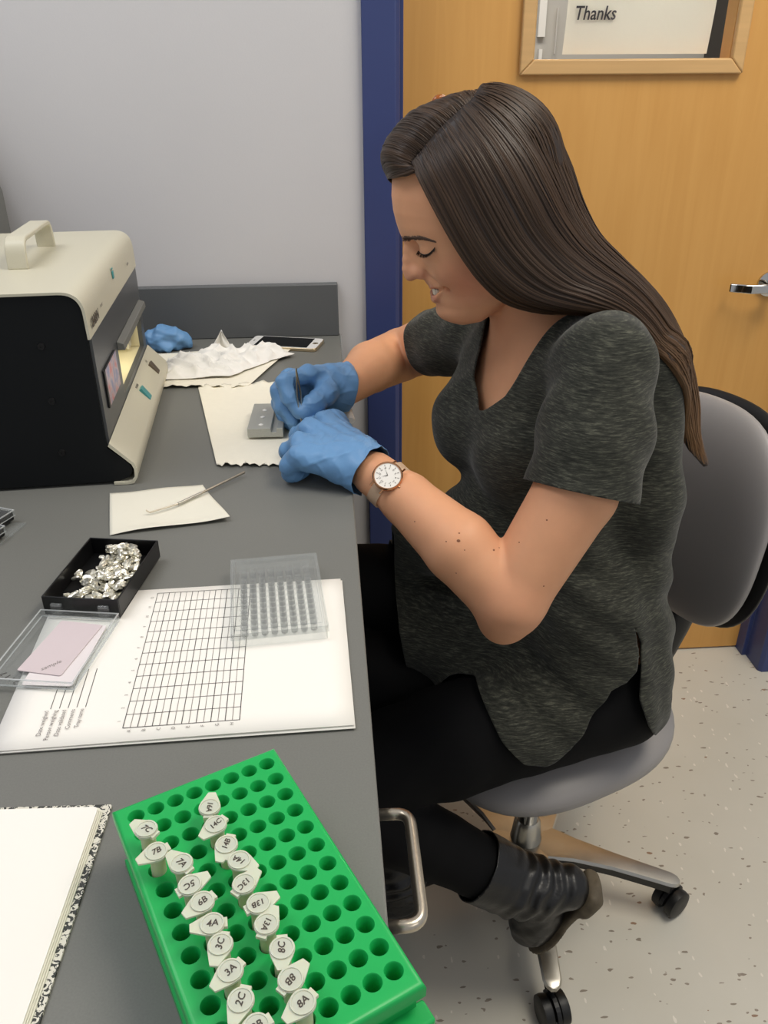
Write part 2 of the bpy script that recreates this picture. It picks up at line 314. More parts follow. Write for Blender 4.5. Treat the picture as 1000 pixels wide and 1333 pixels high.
# ------------------------------------------------------------------ signed-distance modelling
A = np.array
class SDF:
    def __init__(s, lo, hi, step, fine=None):
        """fine = {axis: (a, b, h)} gives a denser spacing between a and b"""
        s.ax = []
        for i in range(3):
            a = [lo[i]]
            while a[-1] < hi[i]:
                h = step
                if fine and i in fine and fine[i][0] <= a[-1] < fine[i][1]: h = fine[i][2]
                a.append(a[-1]+h)
            s.ax.append(np.array(a))
        s.n = [len(a) for a in s.ax]; s.d = np.full(s.n, .5, np.float32)
    def _sub(s, lo, hi):
        sl = tuple(slice(max(0, np.searchsorted(s.ax[i], lo[i])-1), min(s.n[i], np.searchsorted(s.ax[i], hi[i])+1)) for i in range(3))
        X, Y, Z = np.meshgrid(*(s.ax[i][sl[i]] for i in range(3)), indexing='ij'); return sl, X, Y, Z
    def _mix(s, sl, d, k, op):
        c = s.d[sl]; d = d.astype(np.float32)
        if op == 'add':
            h = np.maximum(k-np.abs(c-d), 0)/k; s.d[sl] = np.minimum(c, d)-h*h*k*.25
        elif op == 'sub':
            d = -d; h = np.maximum(k-np.abs(c-d), 0)/k; s.d[sl] = np.maximum(c, d)+h*h*k*.25
    def cone(s, a, b, ra, rb, k=.01, op='add', flat=None):
        a = np.array(a, float); b = np.array(b, float); R = max(ra, rb)+k+.03; ab = b-a; L = ab@ab+1e-12
        sl, X, Y, Z = s._sub(np.minimum(a, b)-R, np.maximum(a, b)+R)
        px, py, pz = X-a[0], Y-a[1], Z-a[2]; t = np.clip((px*ab[0]+py*ab[1]+pz*ab[2])/L, 0, 1)
        qx, qy, qz = px-t*ab[0], py-t*ab[1], pz-t*ab[2]
        if flat is not None:
            nn, f = np.array(flat[0], float), flat[1]; nn = nn/np.linalg.norm(nn); q = (qx*nn[0]+qy*nn[1]+qz*nn[2])*(f-1)
            qx = qx+q*nn[0]; qy = qy+q*nn[1]; qz = qz+q*nn[2]
        s._mix(sl, np.sqrt(qx*qx+qy*qy+qz*qz)-(ra+(rb-ra)*t), k, op); return s
    def chain(s, pts, rads, k=.01, op='add', flat=None):
        for a, b, ra, rb in zip(pts, pts[1:], rads, rads[1:]): s.cone(a, b, ra, rb, k, op, flat)
        return s
    def ell(s, c, r, ax=None, k=.01, op='add'):
        """ellipsoid, ax = rows of local axes"""
        c = np.array(c, float); r = np.array(r, float); R = max(r)+k+.03
        sl, X, Y, Z = s._sub(c-R, c+R); px, py, pz = X-c[0], Y-c[1], Z-c[2]
        if ax is not None:
            ax = np.array(ax, float); ax = ax/np.linalg.norm(ax, axis=1)[:, None]
            px, py, pz = (ax[i][0]*px+ax[i][1]*py+ax[i][2]*pz for i in range(3))
        k0 = np.sqrt((px/r[0])**2+(py/r[1])**2+(pz/r[2])**2); k1 = np.sqrt((px/r[0]**2)**2+(py/r[1]**2)**2+(pz/r[2]**2)**2)+1e-9
        s._mix(sl, k0*(k0-1)/k1, k, op); return s
    def rbox(s, c, h, r, ax=None, k=.01, op='add'):
        c = np.array(c, float); R = np.linalg.norm(h)+r+k+.03
        sl, X, Y, Z = s._sub(c-R, c+R); px, py, pz = X-c[0], Y-c[1], Z-c[2]
        if ax is not None:
            ax = np.array(ax, float); ax = ax/np.linalg.norm(ax, axis=1)[:, None]
            px, py, pz = (ax[i][0]*px+ax[i][1]*py+ax[i][2]*pz for i in range(3))
        qx, qy, qz = np.abs(px)-h[0]+r, np.abs(py)-h[1]+r, np.abs(pz)-h[2]+r
        d = np.sqrt(np.maximum(qx, 0)**2+np.maximum(qy, 0)**2+np.maximum(qz, 0)**2)+np.minimum(np.maximum(qx, np.maximum(qy, qz)), 0)-r
        s._mix(sl, d, k, op); return s
    def custom(s, lo, hi, fn_, k=.01, op='add'):
        sl, X, Y, Z = s._sub(A(lo), A(hi)); s._mix(sl, fn_(X, Y, Z), k, op); return s
    def surface(s, iso=0.0):
        d = s.d-iso; nx, ny, nz = s.n; neg = d < 0
        cnt = np.zeros((nx-1, ny-1, nz-1), np.int8)
        corners = [(i, j, k) for i in (0, 1) for j in (0, 1) for k in (0, 1)]
        for i, j, k in corners: cnt += neg[i:nx-1+i, j:ny-1+j, k:nz-1+k]
        I, J, K = np.nonzero((cnt > 0) & (cnt < 8)); idx = np.full(cnt.shape, -1, np.int64); idx[I, J, K] = np.arange(len(I))
        acc = np.zeros((len(I), 3)); num = np.zeros(len(I))
        for a in corners:
            for axx in range(3):
                if a[axx]: continue
                b = list(a); b[axx] = 1
                da = d[I+a[0], J+a[1], K+a[2]].astype(float); db = d[I+b[0], J+b[1], K+b[2]].astype(float)
                mk = (da < 0) != (db < 0); t = np.where(mk, da/(np.where(mk, da-db, 1)), 0)
                pa = np.stack([s.ax[0][I+a[0]], s.ax[1][J+a[1]], s.ax[2][K+a[2]]], 1); pb = np.stack([s.ax[0][I+b[0]], s.ax[1][J+b[1]], s.ax[2][K+b[2]]], 1)
                acc += np.where(mk[:, None], pa+(pb-pa)*t[:, None], 0); num += mk
        V = acc/num[:, None]; quads = []
        for axx in range(3):
            o1, o2 = [(1, 2), (2, 0), (0, 1)][axx]
            A = [slice(0, n) for n in s.n]; B = [slice(0, n) for n in s.n]; A[axx] = slice(0, s.n[axx]-1); B[axx] = slice(1, s.n[axx])
            for q in (o1, o2): A[q] = slice(1, s.n[q]-1); B[q] = slice(1, s.n[q]-1)
            na = neg[tuple(A)]; nb = neg[tuple(B)]; E = np.nonzero(na != nb)
            e = [E[0], E[1], E[2]]; e[o1] = e[o1]+1; e[o2] = e[o2]+1
            def cell(u, v):
                c = [e[0].copy(), e[1].copy(), e[2].copy()]; c[o1] -= u; c[o2] -= v; return idx[c[0], c[1], c[2]]
            q = np.stack([cell(1, 1), cell(0, 1), cell(0, 0), cell(1, 0)], 1); fl = nb[E]; q[fl] = q[fl][:, ::-1]; quads.append(q)
        return V, np.concatenate(quads)
    def sample(s, P):
        """trilinear value and gradient"""
        P = np.asarray(P, float); ix = []; fr = []
        for i in range(3):
            j = np.clip(np.searchsorted(s.ax[i], P[:, i])-1, 0, s.n[i]-2); ix.append(j); fr.append(np.clip((P[:, i]-s.ax[i][j])/(s.ax[i][j+1]-s.ax[i][j]), 0, 1))
        out = 0
        for i in (0, 1):
            for j in (0, 1):
                for k in (0, 1):
                    wgt = (fr[0] if i else 1-fr[0])*(fr[1] if j else 1-fr[1])*(fr[2] if k else 1-fr[2]); out = out+wgt*s.d[ix[0]+i, ix[1]+j, ix[2]+k]
        return out
    def grad(s, P, h=.003):
        g = np.stack([s.sample(P+np.eye(3)[i]*h)-s.sample(P-np.eye(3)[i]*h) for i in range(3)], 1); return g/(np.linalg.norm(g, axis=1)[:, None]+1e-9)
def tri(q): return np.concatenate([q[:, [0, 1, 2]], q[:, [0, 2, 3]]])
def clip_mesh(V, T, g):
    """keep the part of a triangle mesh where g(vertex) > 0, cutting triangles exactly"""
    V = list(map(tuple, V)); g = list(g); pos = np.array(g) > 0; out = []; cache = {}
    s_ = pos[T].sum(1); out = T[s_ == 3].tolist()
    def cut(a, b):
        key = (min(a, b), max(a, b))
        if key not in cache:
            t = g[a]/(g[a]-g[b]); cache[key] = len(V); V.append(tuple(V[a][i]+(V[b][i]-V[a][i])*t for i in range(3)))
        return cache[key]
    for t in T[(s_ == 1) | (s_ == 2)]:
        t = list(map(int, t)); p = [bool(pos[i]) for i in t]
        if sum(p) == 1:
            i = p.index(True); a, b, c = t[i], t[(i+1) % 3], t[(i+2) % 3]; out.append([a, cut(a, b), cut(c, a)])
        else:
            i = p.index(False); a, b, c = t[i], t[(i+1) % 3], t[(i+2) % 3]; ab = cut(a, b); ca = cut(c, a); out.append([ab, b, c]); out.append([ab, c, ca])
    V = np.array(V); T = np.array(out); used = np.unique(T); mp = np.zeros(len(V), int); mp[used] = np.arange(len(used)); return V[used], mp[T]
def np_mesh(name, V, F, off=None, col=None):
    V = np.asarray(V, float)-(np.array(off) if off is not None else 0); F = np.asarray(F); k = F.shape[1]
    me = bpy.data.meshes.new(name); me.vertices.add(len(V)); me.vertices.foreach_set('co', V.astype(np.float32).ravel())
    me.loops.add(F.size); me.loops.foreach_set('vertex_index', F.astype(np.int32).ravel())
    me.polygons.add(len(F)); me.polygons.foreach_set('loop_start', np.arange(0, F.size, k, dtype=np.int32)); me.update(calc_edges=True); me.validate()
    me.polygons.foreach_set('use_smooth', [True]*len(me.polygons))
    if col is not None:
        a = me.color_attributes.new('Col', 'FLOAT_COLOR', 'POINT'); c = np.ones((len(V), 4), np.float32); c[:, :3] = col; a.data.foreach_set('color', c.ravel())
    return me
def vnoise(P, s, seed=0):
    """cheap smooth pseudo noise from rotated sines"""
    r = np.random.default_rng(seed); out = 0
    for k in range(6):
        d = r.normal(size=3); d /= np.linalg.norm(d); out = out+np.sin(P@d*s*(1+.37*k)+r.uniform(0, 6.3))/(1+.4*k)
    return out/3
def sdpoly(P, poly):
    """signed distance to a closed 2-D polygon, positive inside"""
    P = np.asarray(P, float); poly = np.asarray(poly, float); d = np.full(len(P), 1e9); ins = np.zeros(len(P), bool)
    for a, b in zip(poly, np.roll(poly, -1, 0)):
        e = b-a; w_ = P-a; t = np.clip((w_@e)/(e@e), 0, 1); d = np.minimum(d, np.linalg.norm(w_-t[:, None]*e, axis=1))
        c = (a[1] > P[:, 1]) != (b[1] > P[:, 1]); xx = a[0]+(P[:, 1]-a[1])/(b[1]-a[1]+1e-12)*(b[0]-a[0]); ins ^= c & (P[:, 0] < xx)
    return np.where(ins, d, -d)
def catmull(pts, n):
    P = np.array(pts, float); P = np.vstack([2*P[0]-P[1], P, 2*P[-1]-P[-2]]); m_ = len(P)-3; out = []
    for t in np.linspace(0, m_-1e-6, n):
        i = int(t); f = t-i; a, b, c, d = P[i:i+4]; out.append(.5*((2*b)+(-a+c)*f+(2*a-5*b+4*c-d)*f*f+(-a+3*b-3*c+d)*f**3))
    return np.array(out)
# ================================================================== the room
WY = 1.63
mb = MB(); mb.box(-2.2, .075, WY, WY+.12, 0, 2.75); struct('wall_back', mb, 'wall')
mb = MB(); mb.box(1.10, 3.0, WY, WY+.12, 0, 2.75); struct('wall_back_right', mb, 'wall')
mb = MB(); mb.box(.075, 1.10, WY, WY+.12, 2.16, 2.75); struct('wall_over_door', mb, 'wall')
mb = MB(); mb.box(-2.2, 3.0, -2.5, 4.2, -.1, 0); struct('floor', mb, 'floor')
# door frame: two jambs and a head, each with a stop
def jamb(x0, x1, side):
    mb = MB()
    if side < 0: poly = [(x0, WY-.012), (x1-.008, WY-.012), (x1, WY-.004), (x1, WY+.06), (x1+.012, WY+.06), (x1+.012, WY+.16), (x0, WY+.16)]
    else: poly = [(x1, WY-.012), (x1, WY+.16), (x0-.012, WY+.16), (x0-.012, WY+.06), (x0, WY+.06), (x0, WY-.004), (x0+.008, WY-.012)]
    mb.prism(poly, 0, 2.2, lambda u, v, w_: (u, v, w_)); return mb
fr = struct('trim_1', jamb(.0745, .1405, -1), 'blue', bevel=.0015)
fr2 = struct('trim_2', jamb(1.068, 1.135, 1), 'blue', bevel=.0015)
mb = MB(); mb.box(.0745, 1.135, WY-.012, WY+.16, 2.14, 2.2); struct('trim_3', mb, 'blue', bevel=.0015)
# door slab with a vision window
DY = WY+.095
wl, wr, wb, wt = PY(691, 80, DY)[0]+.004, PY(957, 80, DY)[0]-.012, PY(820, 86, DY)[2]+.012, 2.02
door = bpy.data.objects.new('door_1', None); COL.objects.link(door); door.location = (.152, DY, 0); door['kind'] = 'structure'
dx = .152
mb = MB()
def slab(x0, x1, z0, z1): mb.box(x0-dx, x1-dx, 0, .044, z0, z1)
slab(.153, wl, .006, 2.13); slab(wr, 1.056, .006, 2.13); slab(wl, wr, .006, wb); slab(wl, wr, wt, 2.13)
obj('door_slab', mb, 'door', door)
pw = .026
def mould(pts_in, pts_out, name='moulding'):
    pass
def mpoly(a, b, c, d, h=.012):
    """mitred moulding strip a-b inner, c-d outer"""
    mb = MB(); P = [(a[0], 0, a[1]), (b[0], 0, b[1]), (c[0], 0, c[1]), (d[0], 0, d[1])]
    cx = [((p[0]), -h, p[2]) for p in P]
    # inner edge bevelled
    ctr = np.array([(wl+wr)/2-dx, 0, (wb+wt)/2])
    top = []
    for i, q in enumerate(cx):
        q = np.array(q); 
        top.append(tuple(q))
    mb.add([tuple(p) for p in P]+top, [(0, 1, 2, 3), (7, 6, 5, 4), (0, 4, 5, 1), (1, 5, 6, 2), (2, 6, 7, 3), (3, 7, 4, 0)]); return mb
L_, R_, B_, T_ = wl-dx, wr-dx, wb, wt
for q in ([(L_, B_), (R_, B_), (R_+pw, B_-pw), (L_-pw, B_-pw)], [(R_, B_), (R_, T_), (R_+pw, T_+pw), (R_+pw, B_-pw)],
          [(R_, T_), (L_, T_), (L_-pw, T_+pw), (R_+pw, T_+pw)], [(L_, T_), (L_, B_), (L_-pw, B_-pw), (L_-pw, T_+pw)]):
    # shrink outward so the frame laps the slab edge
    obj('moulding', mpoly(*q), 'wood_sill', door, bevel=.003)
mb = MB(); mb.box(L_-.002, R_+.002, .014, .019, B_-.002, T_+.002); pane = obj('pane', mb, 'winglass', door)
# lever handle
mb = MB(); hz = PY(975, 377, DY-.05)[2]; hx0, hx1 = PY(955, 377, DY-.05)[0]-dx, PY(978, 377, DY-.05)[0]-dx
mb.prism([(hx0, -.03), (hx0+.003, -.034), (hx1, -.054), (hx1+.07, -.054), (hx1+.07, -.047), (hx1+.002, -.047), (hx0+.004, -.027)], hz-.009, hz+.009, lambda u, v, w_: (u, v, w_))
obj('handle', mb, 'chrome', door, bevel=.002)
mb = MB(); mb.lathe([(.026, 0), (.026, .006), (.01, .009), (.01, .052)], 24); me = mb.mesh('r'); place_mesh(me, Matrix.Translation((hx1+.062, 0, hz)) @ Matrix.Rotation(math.pi/2, 4, 'X')); obj('rose', me, 'chrome', door, smooth=.6)
# notice taped to the inside of the glass
a = PY(731, 71, DY+.03); b = PY(920, 71, DY+.03)
mb = MB(); nxs = 12
vs = []; fs = []
for j in range(9):
    for i in range(nxs+1):
        x = a[0]+(b[0]-a[0])*i/nxs+.004*math.sin(j*.5); z = a[2]+.28*j/8
        vs.append((x-a[0], .0015*math.sin(i*.9+j*.4)+(.006*(i/nxs-.8)*6 if i > .8*nxs else 0)*(1-j/8), z-a[2]))
for j in range(8):
    for i in range(nxs): k = j*(nxs+1)+i; fs.append((k, k+1, k+nxs+2, k+nxs+1))
mb.add(vs, fs)
sg = thing('paper_notice', 'white paper notice reading Thanks behind the door window glass', 'notice', (a[0], DY+.026, a[2]))
obj('sheet', mb, 'sign', sg, smooth=3)
me = text_mesh('Thanks', .0315, 'LEFT', .18, .0001, .0004); tp = PY(747, 18, DY+.025)
me.transform(frame((tp[0]-a[0], -.004, tp[2]-a[2]), (.86, 0, 0), (0, 0, 1), (0, -1, 0))); obj('printed_text', me, 'print', sg, fix=False)
# corridor beyond the window
mb = MB(); mb.box(-.6, 3.0, 3.9, 4.0, 0, 2.75); struct('wall_corridor', mb, 'hall_wall')
mb = MB(); mb.box(1.62, 2.4, 3.2, 3.88, 0, 1.66); mb.box(1.60, 2.42, 3.18, 3.89, 1.66, 1.69); tag(obj('storage_cabinet', mb, 'hall_dark', bevel=.004), 'dark cabinet in the corridor seen through the door window', 'cabinet')
hx = PY(712, 30, 3.88)
for i, (x0, x1, y0, y1) in enumerate([(700, 717, -60, 48), (722, 727, 10, 70), (700, 706, 64, 90)]):
    p, q = PY(x0, y1, 3.885), PY(x1, y0, 3.885); mb = MB(); mb.box(p[0], q[0], 3.88, 3.899, p[2], q[2])
    tag(obj('wall_poster', mb, 'paper'), ['tall white sheet on the corridor wall, left in the door window', 'narrow white strip on the corridor wall beside the notice', 'small white sheet low in the left corner of the door window'][i], 'poster')
area('corridor_lamp_light', (.9, 2.9, 2.7), (.9, 3.0, 0), 1.4, .4, 26)

# ================================================================== bench
XE = .0222; YB = 1.61; YK = .53     # front edge, backsplash face, near end of knee space
ct = thing('worktop', 'long grey laminate lab worktop with a backsplash against the wall', 'worktop', (-.4, 1.0, ZB))
mb = MB(); mb.box(-1.6+.4, XE+.4, -1.6, WY-1.0-.001, -.032, 0); obj('top_slab', mb, 'bench', ct, bevel=.0015)
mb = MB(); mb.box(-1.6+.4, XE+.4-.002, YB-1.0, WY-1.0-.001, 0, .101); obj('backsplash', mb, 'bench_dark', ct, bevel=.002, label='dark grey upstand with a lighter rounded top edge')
mb = MB(); mb.tube([(XE+.4+.001, YB-1.0+.004, .001), (XE+.4+.001, .40, -.004)], .0022, 6); obj('sealant_bead', mb, 'clear', ct)
bc = thing('base_cabinet', 'dark base cabinet with drawers under the near end of the worktop', 'cabinet', (-.28, .0, 0))
mb = MB(); mb.box(-.30, .283, -.5, YK, .1, ZB-.0325); mb.box(-.28, .22, -.48, YK-.02, 0, .1); obj('body', mb, 'cabinet', bc, bevel=.002)
for k, (z0, z1) in enumerate([(.745, .868), (.565, .74), (.12, .56)]):
    mb = MB(); mb.box(.284, .3005, .30 if False else .02, YK-.006, z0, z1); d = obj('drawer', mb, 'cabinet', bc, bevel=.002)
    if k == 0: hp = [(.3005, .369, .848), (.329, .369, .848), (.329, .467, .848), (.3005, .467, .848)]
    else: hp = [(.3005, .369, z1-.06), (.329, .369, z1-.06), (.329, .467, z1-.06), (.3005, .467, z1-.06)]
    hb = MB(); hb.tube(fillet(hp, .012), .0048, 14)
    if k == 0: obj('handle', hb, 'steel', d, smooth=3, label='brushed metal bar handle')
bc2 = thing('support_panel', 'grey end panel holding up the far end of the worktop', 'panel', (-.30, 1.61, 0))
mb = MB(); mb.box(-.01, .01, -.5, .0, 0, ZB-.0325); obj('panel', mb, 'cabinet', bc2)

# ================================================================== X-ray cabinet
DO = Vector((-.249, .967, ZB)); dth = math.atan2(.069, .998)
dev = thing('specimen_cabinet', 'boxy beige and black bench-top cabinet with a carry handle and small window', 'machine', DO, (0, 0, dth))
DD, DW = .415, .46      # depth (local y), width (local -x)
def P2(w_, z): return (-w_, z)
fn = lambda u, v, w_: (u, w_, v)
prof_top = [tuple(p) for p in rpoly([(.0269, .187), (.0283, .2425), (DW, .2425), (DW, .187)], [0, .026, .02, 0], 10)]
inner = [tuple(p) for p in rpoly([(.0299, .187), (.0313, .2395), (DW-.003, .2395), (DW-.003, .187)], [0, .0235, .018, 0], 10)]
mb = MB(); n = len(prof_top)
for i in range(n-1):
    a0, a1, b0, b1 = prof_top[i], prof_top[i+1], inner[i], inner[i+1]
    mb.add([(-a0[0], -.004, a0[1]), (-a1[0], -.004, a1[1]), (-a1[0], DD+.004, a1[1]), (-a0[0], DD+.004, a0[1]), (-b0[0], -.004, b0[1]), (-b1[0], -.004, b1[1]), (-b1[0], DD+.004, b1[1]), (-b0[0], DD+.004, b0[1])],
           [(0, 1, 2, 3), (7, 6, 5, 4), (0, 4, 5, 1), (3, 2, 6, 7)]+([(0, 3, 7, 4)] if i == 0 else [])+([(1, 5, 6, 2)] if i == n-2 else []))
import bmesh
me = mb.mesh('hood'); bm = bmesh.new(); bm.from_mesh(me); bmesh.ops.remove_doubles(bm, verts=bm.verts, dist=1e-5); bm.to_mesh(me); bm.free()
obj('hood', me, 'beige', dev, smooth=.35)
# side panels
side = [(.0305, .06), (.0305, .187)]+[tuple(p) for p in rpoly([(.0303, .187), (.0317, .2392), (DW-.004, .2392), (DW-.004, .187)], [0, .023, .018, 0], 8)][1:-1]+[(DW-.004, .004), (.040, .004), (.022, .0045), (.009, .0095), (.0045, .0165), (.0052, .024), (.0165, .037), (.0305, .05)]
for y0, y1 in ((-.001, .004), (DD-.004, DD+.001)):
    mb = MB(); mb.prism([(-a_, b_) for a_, b_ in side], y0, y1, fn); s_ = obj('side_panel', mb, 'device_side', dev)
    if y0 < 0:
        for (px_, py_) in ((60, 443), (73, 513), (86, 579)):
            q = Matrix.Rotation(-dth, 3, 'Z') @ (Vector(PY(px_, py_, .985))-DO)
            sb = MB(); sb.lathe([(.0045, 0), (.004, .0015), (.0015, .0015), (.0015, .0008)], 16); me = sb.mesh('s'); place_mesh(me, Matrix.Translation((q[0], -.001, q[2])) @ Matrix.Rotation(math.pi/2, 4, 'X')); obj('screw', me, 'black_plastic', s_, smooth=.5)
# inner carcass, back, underside
mb = MB(); mb.box(-DW+.004, -.12, .004, DD-.004, .004, .236); obj('carcass', mb, 'device_side', dev)
mb = MB(); mb.box(-.12, -.046, .006, .11, .005, .232); mb.box(-.12, -.046, .11, DD-.006, .18, .232); obj('inner_frame', mb, 'device_side', dev)
# front fascia with window opening; window y .205-.415?  z .062-.132
wy0, wy1, wz0, wz1 = .155, .385, .066, .132
mb = MB()
def fas(y0, y1, z0, z1): mb.box(-.034, -.0272, y0, y1, z0, z1)
fas(.004, wy0, .052, .19); fas(wy1, DD-.004, .052, .19); fas(wy0, wy1, .052, wz0); fas(wy0, wy1, wz1, .19)
obj('front_panel', mb, 'device_front', dev)
mb = MB(); mb.box(-.118, -.116, wy0-.01, wy1+.01, wz0-.002, wz1+.03); mb.box(-.118, -.034, wy0-.01, wy1+.01, wz0-.004, wz0-.001); mb.box(-.118, -.034, wy1, wy1+.003, wz0, wz1+.03); mb.box(-.118, -.034, wy0-.003, wy0, wz0, wz1+.03)
obj('chamber', mb, 'cream', dev)
ll = bpy.data.lights.new('chamber_lamp', 'AREA'); ll.size = .04; ll.energy = .12; ll.color = (1, .93, .74); lo_ = bpy.data.objects.new('chamber_lamp', ll); COL.objects.link(lo_); lo_.parent = dev; lo_.location = (-.075, (wy0+wy1)/2, wz1+.028)
mb = MB(); mb.box(-.05, -.046, wy1-.03, wy1-.004, wz0+.004, wz1-.006); mb.box(-.09, -.046, wy1-.012, wy1-.004, wz0+.01, wz1-.002); obj('chamber_rail', mb, 'beige', dev)
mb = MB(); mb.prism([(-.0272, wz1-.004), (-.0272, wz1+.008), (-.0175, wz1+.005), (-.0165, wz1-.004)], wy0-.004, wy1+.006, fn); obj('window_hood', mb, 'bench', dev, bevel=.001)
mb = MB(); mb.box(-.0272, -.0245, .030, .122, .090, .138); st = obj('label_plate', mb, 'black_plastic', dev, bevel=.001)
mb = MB(); mb.add([(-.0243, .036, .0915), (-.0243, .121, .0915), (-.0243, .121, .1375), (-.0243, .036, .1375)], [(0, 1, 2, 3)]); obj('picture_sticker', mb, 'sticker', st)
# control console: sloped lip
con = [(.0272, .0555), (.0265, .0575), (.0128, .0425), (.0005, .029), (-.002, .0215), (-.0012, .0095), (.004, .0015), (.012, -.0005+.001), (.0285, .001), (.0285, .004), (.012, .0035), (.0065, .005), (.0022, .0105), (.0016, .021), (.0038, .0275), (.0155, .040), (.0285, .0535)]
mb = MB(); mb.prism([(-a_, b_) for a_, b_ in con], -.005, DD+.005, fn); obj('console', mb, 'beige', dev, smooth=.6)
cn = Vector((-(-.0267), 0, .0262)).normalized()      # outward normal of the slope (local)
ca, cb = Vector((-.0265, 0, .0575)), Vector((-.0005, 0, .029)); sd = (cb-ca).normalized(); nrm = Vector((-sd.z, 0, sd.x))
nrm = nrm if nrm.z > 0 else -nrm
for (yy, mt_, lab) in ((.345, 'brown_sw', 'brown rocker switch'), (.224, 'teal', 'teal rocker switch')):
    c0 = ca+sd*.0235+Vector((0, yy, 0)); mb = MB()
    for z_, h in ((0, .0005), ):
        mb.add([tuple(c0+sd*u+Vector((0, v, 0))+nrm*w_) for u, v, w_ in ((-.0105, -.0085, -.001), (.0105, -.0085, -.001), (.0105, .0085, -.001), (-.0105, .0085, -.001), (-.0105, -.0085, .0045), (.0105, -.0085, .0015), (.0105, .0085, .0015), (-.0105, .0085, .0045))],
               [(0, 3, 2, 1), (4, 5, 6, 7), (0, 1, 5, 4), (1, 2, 6, 5), (2, 3, 7, 6), (3, 0, 4, 7)])
    obj('rocker_switch', mb, mt_, dev, bevel=.0008, label=lab)
    me = text_mesh('POWER' if mt_ == 'teal' else 'I O', .0055, extrude=.00005); c1 = c0-sd*.0155+nrm*.0004
    me.transform(frame(c1, (0, 1, 0), -sd, nrm)); obj('switch_legend', me, 'print', dev, fix=False)
# lettering on the hood front
def hoodtext(s_, px_, py_, size, mt_, bold=0):
    q = Matrix.Rotation(-dth, 3, 'Z') @ (Vector(PY(px_, py_, 1.05))-DO)
    return q
me = text_mesh('CABIN', .0165, extrude=.00005, bold=.0007); me.transform(frame((-.0255, .036, .2015), (0, 1, 0), (0.02, 0, 1), (1, 0, -.02))); obj('hood_lettering', me, 'ink', dev, fix=False)
me = text_mesh('X-RAY', .0055, extrude=.00005); me.transform(frame((-.0255, .085, .2055), (0, 1, 0), (0.02, 0, 1), (1, 0, -.02))); obj('hood_lettering', me, 'print_soft', dev, fix=False)
me = text_mesh('SYSTEM', .005, extrude=.00005); me.transform(frame((-.0255, .33, .207), (0, 1, 0), (0.02, 0, 1), (1, 0, -.02))); obj('hood_lettering', me, 'print_soft', dev, fix=False)
mb = MB(); mb.box(-.0274, -.0256, .198, .206, .2135, .2235); mb.box(-.0276, -.0266, .199, .208, .2245, .2275); obj('indicator_lamp', mb, 'teal', dev, bevel=.001)
# carry handle
h0 = Vector((0, 0, 0)); rz = Matrix.Rotation(-dth, 3, 'Z')
hy0, hy1 = .136, .296; hxx = -.1285
pts = fillet([(hxx, hy0, .242), (hxx, hy0+.003, .277), (hxx, hy1-.003, .277), (hxx, hy1, .242)], .018, 8)
mb = MB()
vs = []; N = len(pts)
for i, p in enumerate(pts):
    t = pts[min(i+1, N-1)]-pts[max(i-1, 0)]; t /= np.linalg.norm(t); nn = np.array([0, -t[2], t[1]])
    for (u, v) in ((-.0125, -.0030), (.0125, -.0030), (.0125, .0030), (-.0125, .0030)): vs.append(p+np.array([u, 0, 0])+nn*v)
fs = [(i*4+k, i*4+(k+1) % 4, i*4+4+(k+1) % 4, i*4+4+k) for i in range(N-1) for k in range(4)]+[(3, 2, 1, 0), ((N-1)*4, (N-1)*4+1, (N-1)*4+2, (N-1)*4+3)]
mb.add(vs, fs); obj('carry_handle', mb, 'beige', dev, bevel=.0015, smooth=.9)
for x in (-.05, -.42):
    for y in (.03, DD-.03):
        mb = MB(); mb.lathe([(.009, 0), (.01, .0055)], 16, (x, y, -.0006+.0006)); obj('foot', mb, 'black_plastic', dev)
# dark object standing behind the machine at the far left
p = PY(0, 300, 1.56)
mb = MB(); bx_ = PY(10, 302, 1.57)
mb.prism([(bx_[0], ZB+.0005), (bx_[0]-.03, ZB+.0005), (bx_[0]-.4, ZB+.0005), (bx_[0]-.4, ZB+.5), (PY(0, 262, 1.57)[0]-.05, ZB+.46), (PY(0, 250, 1.57)[0], PY(0, 250, 1.57)[2]), (bx_[0]+.001, bx_[2])], 1.50, 1.585, lambda u, v, w_: (u, w_, v))
tag(obj('equipment_case', mb, 'bench', bevel=.002), 'grey sloping casing of equipment just showing behind the handle at the far left', 'case')

# ================================================================== phone
ph = thing('mobile_phone', 'gold and white mobile phone lying face up by the backsplash', 'phone', (-.159, 1.5389, ZB), (0, 0, -.2638))
def rrect(x0, x1, y0, y1, r): return rpoly([(x0, y0), (x1, y0), (x1, y1), (x0, y1)], r)
mb = MB(); mb.prism(rrect(0, .138, 0, .067, .009), 0.0002, .0068, lambda u, v, w_: (u, v, w_)); obj('body', mb, 'gold', ph, bevel=.0012)
mb = MB(); mb.prism(rrect(.001, .137, .001, .066, .0085), .0068, .0071, lambda u, v, w_: (u, v, w_)); obj('face', mb, 'phone_white', ph)
mb = MB(); mb.box(.0165, .1195, .0035, .0635, .0071, .00725); obj('screen', mb, 'black_gloss', ph)
mb = MB(); mb.lathe([(.0055, .0), (.0055, .0002), (.0045, .0002)], 24, (.1285, .0335, .0071)); obj('home_button', mb, 'gold', ph)
mb = MB(); mb.box(.007, .0085, .029, .038, .0071, .0073); obj('speaker_slot', mb, 'print', ph)

